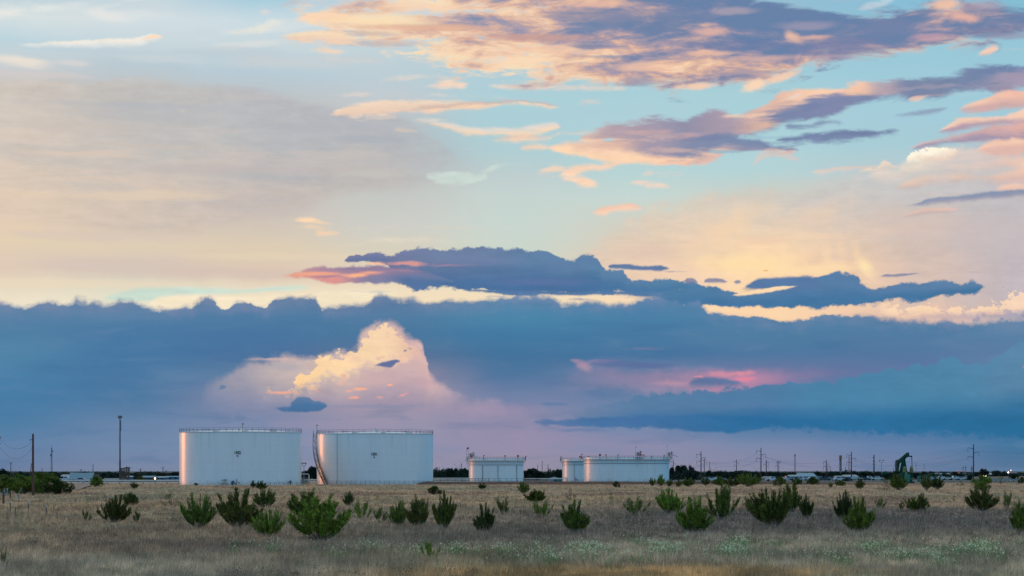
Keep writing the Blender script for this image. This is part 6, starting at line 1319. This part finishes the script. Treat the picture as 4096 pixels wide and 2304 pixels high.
far_c = [(2852,820,0,'car','white car under the blue-roofed shed right of the first steel pole'),(2838,830,1,'car','silver car at the left end of the blue-roofed shed'),(2880,840,1,'car','silver car in the gap before the row of three bushes'),
 (3090,800,0,'pickup_truck','white pickup right of the tallest steel pole'),(3128,850,0,'car','white car behind the green bush right of the tallest pole'),(3150,870,1,'pickup_truck','silver pickup left of the blue-roofed warehouse'),
 (3205,830,0,'pickup_truck','white pickup before the left part of the warehouse'),(3222,845,1,'car','silver car before the middle of the warehouse'),(3252,840,0,'car','white car before the right end of the warehouse'),
 (3280,860,1,'pickup_truck','silver pickup right of the warehouse'),(3300,850,2,'car','dark car under the medium steel pole'),(3318,870,3,'car','dark red car right of the medium steel pole'),(3332,860,1,'car','silver car left of the white kiosk'),
 (3358,830,0,'car','white car in front of the white kiosk'),(3462,850,2,'car','dark car right of the canopy'),(3478,870,0,'pickup_truck','white pickup left of the stubbed steel pole'),(3510,860,0,'pickup_truck','white pickup right of the stubbed steel pole'),
 (3722,900,0,'car','white car right of the pumpjack, first of a row'),(3738,905,1,'car','silver car, second of the row right of the pumpjack'),(3762,900,0,'pickup_truck','white pickup, third of the row right of the pumpjack'),(3790,910,1,'car','silver car, fourth of the row right of the pumpjack'),
 (3818,900,0,'pickup_truck','white pickup, fifth of the row right of the pumpjack'),(3848,900,0,'car','white car, sixth of the row right of the pumpjack'),(3868,905,0,'pickup_truck','white pickup just left of the tallest right-hand pole')]
for x, Y, k, kd, lb in far_c: car(x, Y, paints[k], lb, kd, rnd.uniform(-.25,.25))
T = car(3929, 1000, paints[2], 'car with both headlights on, right of the tallest right-hand pole', 'car', R(-75)); hl = mat('headlight_glow', (1,.9,.7), .4, emit=(1,.8,.5,7))
for sy_ in (-.6,.6): q = MB(); q.blob((2.32,sy_,.75), (.1,.22,.22), 8); q.build('headlight', hl, T)
T.location.z = zat(1904,1000)-.75
# raised road on the right (embankment) the car drives on
em = mat('embankment', (.13,.12,.10), .95, var=[(.17,.155,.12)], scale=.15, spec=.1)
q = MB(); a, b = atd(3860, 1000), atd(4700, 940); z0, z1 = zat(1907,1000), zat(1900,940)
q.add([(a.x-30,a.y-30,-.1),(b.x,b.y-30,-.1),(b.x,b.y-4,z1),(a.x,a.y-4,z0),(b.x,b.y+6,z1),(a.x,a.y+6,z0),(b.x,b.y+30,-.1),(a.x-30,a.y+30,-.1)], [(0,1,2,3),(3,2,4,5),(5,4,6,7)]); tag(q.build('road_embankment', em), kind='structure')
rd = mat('road', (.10,.10,.105), .9, var=[(.13,.13,.13)], scale=.1); q = MB(); a, b = atd(2690, 800), atd(4700, 800); q.add([(a.x,790,.02),(b.x,790,.02),(b.x,860,.02),(a.x,860,.02)], [(0,1,2,3)]); tag(q.build('town_road', rd), kind='structure')
# yellow warning signs and white roadside rail
yel = mat('sign_yellow', (.62,.33,.02), .5)
for x, yc, Y, lb in ((3752,1909.5,760,'yellow diamond sign over the two touching shrubs right of the pumpjack'),(3985,1913,760,'yellow rectangular road sign left of the thin green shrub by the white rail'),(4066,1912.5,760,'yellow diamond sign near the right edge above the white rail')):
    T = empty('road_sign', atd(x,Y), lb, 'road sign', 'yellow road signs'); z = zat(yc,Y); q = MB(); q.bar((0,.05,0), (0,.05,z+.2), .04, 5); q.build('post', pale, T)
    q = MB(); e = .40
    if x == 3985: q.box((0,0,z), (.62,.05,.42))
    else:
        vs = [(e,0,z),(0,0,z+e),(-e,0,z),(0,0,z-e)]; q.add([(a_[0],-.03,a_[2]) for a_ in vs]+[(a_[0],.03,a_[2]) for a_ in vs], [(3,2,1,0),(4,5,6,7),(0,1,5,4),(1,2,6,5),(2,3,7,6),(3,0,4,7)])
    q.build('sign_face', yel, T)
T = empty('guard_rail', atd(4020,740), 'pale blue-white guard rail on short posts at the far right', 'rail'); q = MB(); a, b = atd(3948,740)-atd(4020,740), atd(4160,740)-atd(4020,740)
q.beam(a+Vector((0,0,.85)), b+Vector((0,0,.85)), .08, .45); q.build('rail', M_['roofw'], T)
for k in range(13): p = a.lerp(b, k/12); q = MB(); q.box(p+Vector((0,.12,.45)), (.16,.12,.9)); q.build('post', dark, T)
q = MB(); p = atd(3946, 700); q.bar(p, p+Vector((0,0,zat(1907,700))), .14, 6); tag(q.build('fence_post', greyst), 'thick grey post left of the pale guard rail', 'post')
q = MB(); p = atd(4040, 800); q.bar(p, p+Vector((0,0,zat(1908,800))), .08, 6); tag(q.build('white_marker_post', wtrim), 'thin white post behind the pale guard rail', 'post')
# dark sign face cut by the right edge
q = MB(); p = atd(4101, 700); q.bar(p+Vector((.2,0,0)), p+Vector((.2,0,zat(1806,700))), .12, 6); q.box(p+Vector((.1,0,zat(1811,700))), (1.0,.12,1.1)); tag(q.build('dark_sign', dark), 'dark sign panel high on a post at the very right edge', 'sign')
# field fence posts, left
fp = mat('t_post', (.07,.05,.045), .8); ft_ = mat('t_post_tip', (.55,.56,.54), .6)
for x, yt, yb, lb in ((41,2008,2052,'steel fence post with white tip, leftmost of four in the front grass'),(61,2024,2066,'steel fence post with white tip, second and nearest of four in the front grass'),(114,2009,2044,'steel fence post with white tip, third of four in the front grass'),(185,2022,2060,'steel fence post with white tip, rightmost of four in the front grass')):
    p = at(x, yb+6); s_ = p.y/F; T = empty('fence_post', p, lb, 'fence post', 'steel fence posts'); h = (yb+6-yt)*s_; q = MB(); q.box((0,0,h/2), (.06,.05,h)); q.build('post', fp, T); q = MB(); q.box((0,0,h), (.075,.065,.16)); q.build('tip', ft_, T)
for x, yt, yb, w, m, lb in ((14,1977,2016,.22,wood,'thick dark corner post of the old fence at the far left'),(41,1962,1994,.16,wood,'dark post of the old fence behind the white-tipped posts'),(74,1978,1998,.22,M_['roofw'],'pale blue marker post under the mesquite'),(109,1984,1998,.05,ft_,'thin pale stake right of the pale blue marker post'),(336,1965,1982,.05,ft_,'thin pale stake beside the dirt track')):
    p = at(x, yb); s_ = p.y/F; q = MB(); q.box(p+Vector((0,0,(yb-yt)*s_/2)), (w,w,(yb-yt)*s_)); tag(q.build('fence_post', m), lb, 'fence post', 'posts of the old fence')
q = MB(); rr2 = random.Random(4); p0 = at(45, 1985)
for k in range(16):
    p = p0+Vector((rr2.uniform(-2.2,2.2), rr2.uniform(-1,1), .1)); d = Vector((rr2.uniform(-.5,.5), rr2.uniform(-.2,.2), rr2.uniform(.3,1.2))); q.bar(p, p+d, .05, 4)
tag(q.build('brush_pile', mat('bleached_wood', (.36,.36,.36), .8)), 'pile of bleached pale sticks under the mesquite at the far left', 'brush pile')

# ================================================================ far trees
tl_m = leaf_mat('tree_leaf', (.018,.030,.024), (.028,.045,.032), (.040,.058,.038), .5); bark = mat('bark', (.05,.04,.035), .9)
def tree_mesh(seed, lobes, per, tall, spread, L=.10, base=.28):
    rr = np.random.default_rng(seed); C = []; D = []; tk = MB(); tk.bar((0,0,-.05), (0,0,base+.12), .035, 6, .02)
    for i in range(lobes):
        a = rr.uniform(0, 2*math.pi); r = spread*rr.uniform(0, 1)**.6; z = base + (1-base-.12)*rr.uniform(.05, 1)*(1-.35*(r/spread)**2)
        c0 = np.array((math.cos(a)*r, math.sin(a)*r, z)); s = rr.uniform(.09, .17)*(1+spread*.3)
        d = rr.normal(size=(per, 3)); d /= np.linalg.norm(d, axis=1)[:, None]; C.append(c0 + d*s*(rr.uniform(.3, 1, per)**.5)[:, None]*np.array((1.2,1.2,.8))); D.append(d+rr.normal(size=(per, 3))*.7)
        tk.bar((0,0,base), c0, .015, 4, .006)
    C = np.concatenate(C); D = np.concatenate(D)
    me = bpy.data.meshes.new('trunk'); me.from_pydata(tk.v, [], tk.f); me.update(); me.materials.append(bark)
    return tri_mesh('crown', quads(C, D, L*rr.uniform(.6,1.4,len(C)), L*.7, rr), tl_m), me
TREES = {'r': [tree_mesh(s_, 26, 90, 1, .62, base=.12) for s_ in (1,2,3)], 't': [tree_mesh(s_, 16, 80, 1, .30, base=.38) for s_ in (4,5)], 'o': [tree_mesh(s_, 12, 30, 1, .5, L=.07, base=.35) for s_ in (6,)], 'h': [tree_mesh(s_, 34, 90, 1, 1.0, base=.05) for s_ in (7,8)]}
HALF = {'r': .80, 't': .48, 'o': .65, 'h': 1.18}
def tree(x, yt, w, Y, kind, label, i):
    p = atd(x, Y); H = zat(yt, Y); W = w*Y/F; T = empty('tree', p, label, 'tree', 'dark trees of the far town', rnd.uniform(0,6.28)); k = W/(2*HALF[kind]); T.scale = (k, k, H)
    cr, tk = TREES[kind][i % len(TREES[kind])]
    o = bpy.data.objects.new('crown', cr); COL.objects.link(o); o.parent = T; o = bpy.data.objects.new('trunk', tk); COL.objects.link(o); o.parent = T
TR = [(12,1873,26,900,'t','tall tree with a flat tuft at the far left edge'),(22,1886,46,1000,'h','low dark tree at the far left edge under the flat-tufted one'),(78,1889,34,950,'r','dark rounded tree left of the tallest wooden pole'),(110,1895,30,1000,'h','low tree just left of the tallest wooden pole'),
(155,1887,22,1000,'r','small round tree top over the tallest mesquite bush'),(212,1886,52,900,'r','broad dark tree over the right half of the mesquite row'),(232,1900,30,900,'h','low dark tree left of the pale-roofed house'),(264,1893,20,1100,'r','tiny tree top behind the pale-roofed house'),
(314,1894,38,950,'r','dark tree right of the pale-roofed house'),(340,1890,40,1000,'r','dark tree above the round green shrub'),(374,1893,44,980,'r','dark tree right of the round green shrub'),(412,1891,36,1000,'r','dark tree left of the low brown building'),(446,1890,44,980,'h','dark tree behind the low brown building'),
(472,1889,30,1000,'r','dark tree touching the phone mast'),(534,1892,34,1000,'r','dark tree between the rusty poles and the garage'),(551,1898,32,900,'r','dark tree at the left wall of the garage'),(578,1894,30,1050,'r','dark tree behind the garage'),(600,1895,26,1060,'h','low tree right behind the garage roof'),(614,1905,16,810,'r','small dark shrub-like tree at the garage right corner'),
(646,1890,34,1000,'r','round dark tree above the pale blue shed'),(680,1894,28,1000,'h','dark tree above the blue flat-roofed shed'),(706,1889,40,1000,'r','dark tree touching the left edge of tank 1502'),
(1226,1876,34,800,'r','dark tree in the gap between the tall tanks, left one'),(1249,1866,32,780,'t','palm-like ragged tree in the gap between the tall tanks'),(1262,1878,26,800,'r','dark tree in the gap, right against tank 1501'),
(1744,1875,44,900,'h','dark tree right beside tank 1501'),(1778,1876,48,950,'h','second dark tree right of tank 1501'),(1800,1870,30,900,'r','tallest round tree right of tank 1501'),(1826,1874,42,950,'h','dark tree under the Y-shaped lamp'),(1852,1870,46,900,'r','dark tree touching the small low tank on its left'),(1870,1878,30,950,'r','dark tree half behind the left edge of the small low tank'),
(2102,1876,24,900,'r','dark tree against the right edge of the small low tank'),(2132,1871,62,900,'r','broad dark tree right of the small low tank'),(2150,1890,60,900,'h','low dark hedge-like tree in the gap between low tanks'),(2196,1870,36,900,'o','airy leafless-looking tree in the gap between the low tanks'),(2200,1892,60,950,'h','low dark tree under the airy one'),(2232,1875,40,900,'r','dark tree left of the half hidden low tank'),(2246,1878,26,900,'o','airy tree touching the half hidden low tank'),
(2688,1866,26,850,'r','dark tree hugging the right edge of the widest low tank'),(2712,1862,24,850,'t','tall thin pine right of the widest low tank'),(2728,1857,28,850,'t','tallest pine right of the widest low tank'),(2738,1863,22,870,'t','pine just right of the tallest pine'),(2765,1860,22,870,'t','thin pine behind the broad dark tree'),(2758,1872,56,820,'r','broad dark tree right of the pines'),(2784,1884,40,830,'r','dark tree sloping down right of the broad one'),(2712,1890,50,830,'h','dark undergrowth tree below the pines'),
(2836,1877,24,1000,'r','dark round tree right of the first tall steel pole'),(2862,1888,40,1000,'h','dark tree above the left bush of the three'),(2878,1883,26,1050,'r','small round tree above the left bush of the three'),(2900,1886,44,1000,'h','dark tree above the row of three bushes'),(2930,1888,44,1000,'h','dark tree under the small distant steel pole'),(2962,1887,36,1000,'r','dark tree right of the small distant steel pole'),(2992,1882,48,980,'r','rounded dark tree left of the tallest steel pole'),(3020,1890,40,1000,'h','low dark tree touching the tallest steel pole'),
(3050,1889,44,1050,'h','dark tree behind the tallest steel pole'),(3080,1888,42,1050,'h','dark tree over the grey-roofed shed'),(3108,1889,40,1050,'h','dark tree behind the two lamp poles'),(3140,1889,42,1060,'h','dark tree left of the warehouse annex'),(3165,1884,22,1100,'r','small dark tree over the warehouse annex'),(3178,1891,34,1100,'h','dark tree behind the warehouse annex'),
(3271,1884,18,1050,'t','small pointed tree at the right end of the warehouse'),(3290,1894,44,1050,'h','dark tree right of the warehouse'),(3326,1884,24,1150,'r','round tree left of the derrick'),(3326,1897,46,1000,'h','dark low tree left of the derrick'),(3374,1884,22,1150,'r','round tree right of the derrick'),(3352,1888,26,1150,'h','low tree left at the derrick foot'),(3392,1889,30,1150,'h','low tree right at the derrick foot'),(3418,1886,34,1150,'h','tree right of the tall steel pole beyond the derrick'),(3454,1887,26,1100,'r','dark tree between two steel poles, left of the stubbed one'),
(3480,1890,36,1100,'h','dark tree left of the stubbed steel pole'),(3388,1916,34,800,'h','dark low tree before the pale blue building'),(3512,1888,34,1100,'h','dark tree right of the stubbed steel pole'),(3540,1895,34,900,'r','dark tree under the domed green tank'),(3566,1889,46,900,'r','dark tree left of the pumpjack'),(3592,1881,44,880,'r','dark tree behind the left leg of the pumpjack'),(3580,1900,60,860,'h','dark undergrowth left of the pumpjack'),
(3666,1888,24,1000,'r','dark tree right of the pumpjack'),(3697,1884,30,950,'r','round dark tree above the narrow olive shrub'),(3726,1886,32,1000,'h','dark tree above the two touching shrubs'),(3778,1894,36,950,'h','dark low tree right of the diamond sign'),(3822,1887,30,950,'r','round dark tree left of the pink-lit building'),(3845,1892,30,1000,'h','dark tree under the pink-lit block'),(3880,1899,22,850,'r','dark tree at the foot of the tallest right-hand pole, left'),(3934,1873,38,1000,'r','big round tree right of the tallest right-hand pole'),
(3984,1881,36,1000,'r','round dark tree right of the low pale-roofed building'),(4016,1888,30,1050,'h','low dark tree near the lit lamp at the right'),(3912,1890,34,1050,'h','low tree just right of the tallest right-hand pole'),(4052,1896,40,950,'h','low tree near the right edge'),(4016,1884,10,1100,'t','tiny pointed tree near the right edge')]
for i, (x, yt, w, Y, kind, lb) in enumerate(TR): tree(x, yt-3, w*1.3, Y, kind, lb, i)
# dark belt of far woodland and ridges beyond the town
wd_ = np.random.default_rng(77); n = 120000; X = wd_.uniform(-.2, 1.2, n); Yd = wd_.uniform(1150, 1700, n); hh = np.array([3.2+3.4*mnoise.noise(Vector((float(x)*38, float(y)*.004, 1)))+2.2*mnoise.noise(Vector((float(x)*120, float(y)*.01, 5))) for x, y in zip(X, Yd)])*np.where(Yd > 1400, .9, .62)
C = np.stack([(X*4096-2048)/F*Yd, Yd, wd_.uniform(0, 1, n)**.7*hh*.78], 1)
o = bpy.data.objects.new('far_woodland', tri_mesh('far_woodland', quads(C, wd_.normal(size=C.shape)+np.array((0,0,.3)), 1.0*wd_.uniform(.6,1.4,n), .8, wd_), tl_m)); COL.objects.link(o); tag(o, 'far dark belt of scrub and trees along the horizon', 'woodland', kind='stuff')
hm = mat('far_ridge', (.075,.085,.095), .95, var=[(.10,.105,.11)], scale=.01, spec=.1); q = MB(); vs = []; nx = 200
for i in range(nx+1):
    x = -500+5200*i/nx; z = zat(1887.5 + (-2.2 if 2900 < x < 3600 else 0) + 1.2*mnoise.noise(Vector((x*.004,0,0))), 5200)
    p = atd(x, 5000); vs += [(p.x,5000,-2), (p.x,5200,z), (p.x*1.2,7000,z-6)]
q.add(vs, [(3*i+j, 3*i+3+j, 3*i+4+j, 3*i+1+j) for i in range(nx) for j in (0,1)]); tag(q.build('far_hills', hm, smooth=True), kind='structure')
# small lit lamps in the town
for x, y_, Y, c_, lb in ((4033,1889.5,1100,(1,.75,.45,6),'warm lit lamp near the right edge, lower one'),(4043,1881.5,1150,(1,.45,.4,2),'reddish lit sign lamp near the right edge, upper one')):
    T = empty('lit_lamp', atd(x,Y), lb, 'lamp', 'lit lamps of the far town'); z = zat(y_,Y); q = MB(); q.bar((0,0,0), (0,0,z), .08, 5); q.build('post', pale, T); q = MB(); q.blob((0,-.1,z), (.33,.2,.33), 8); q.build('bulb', mat('glow', (1,.8,.6), .4, emit=c_), T)
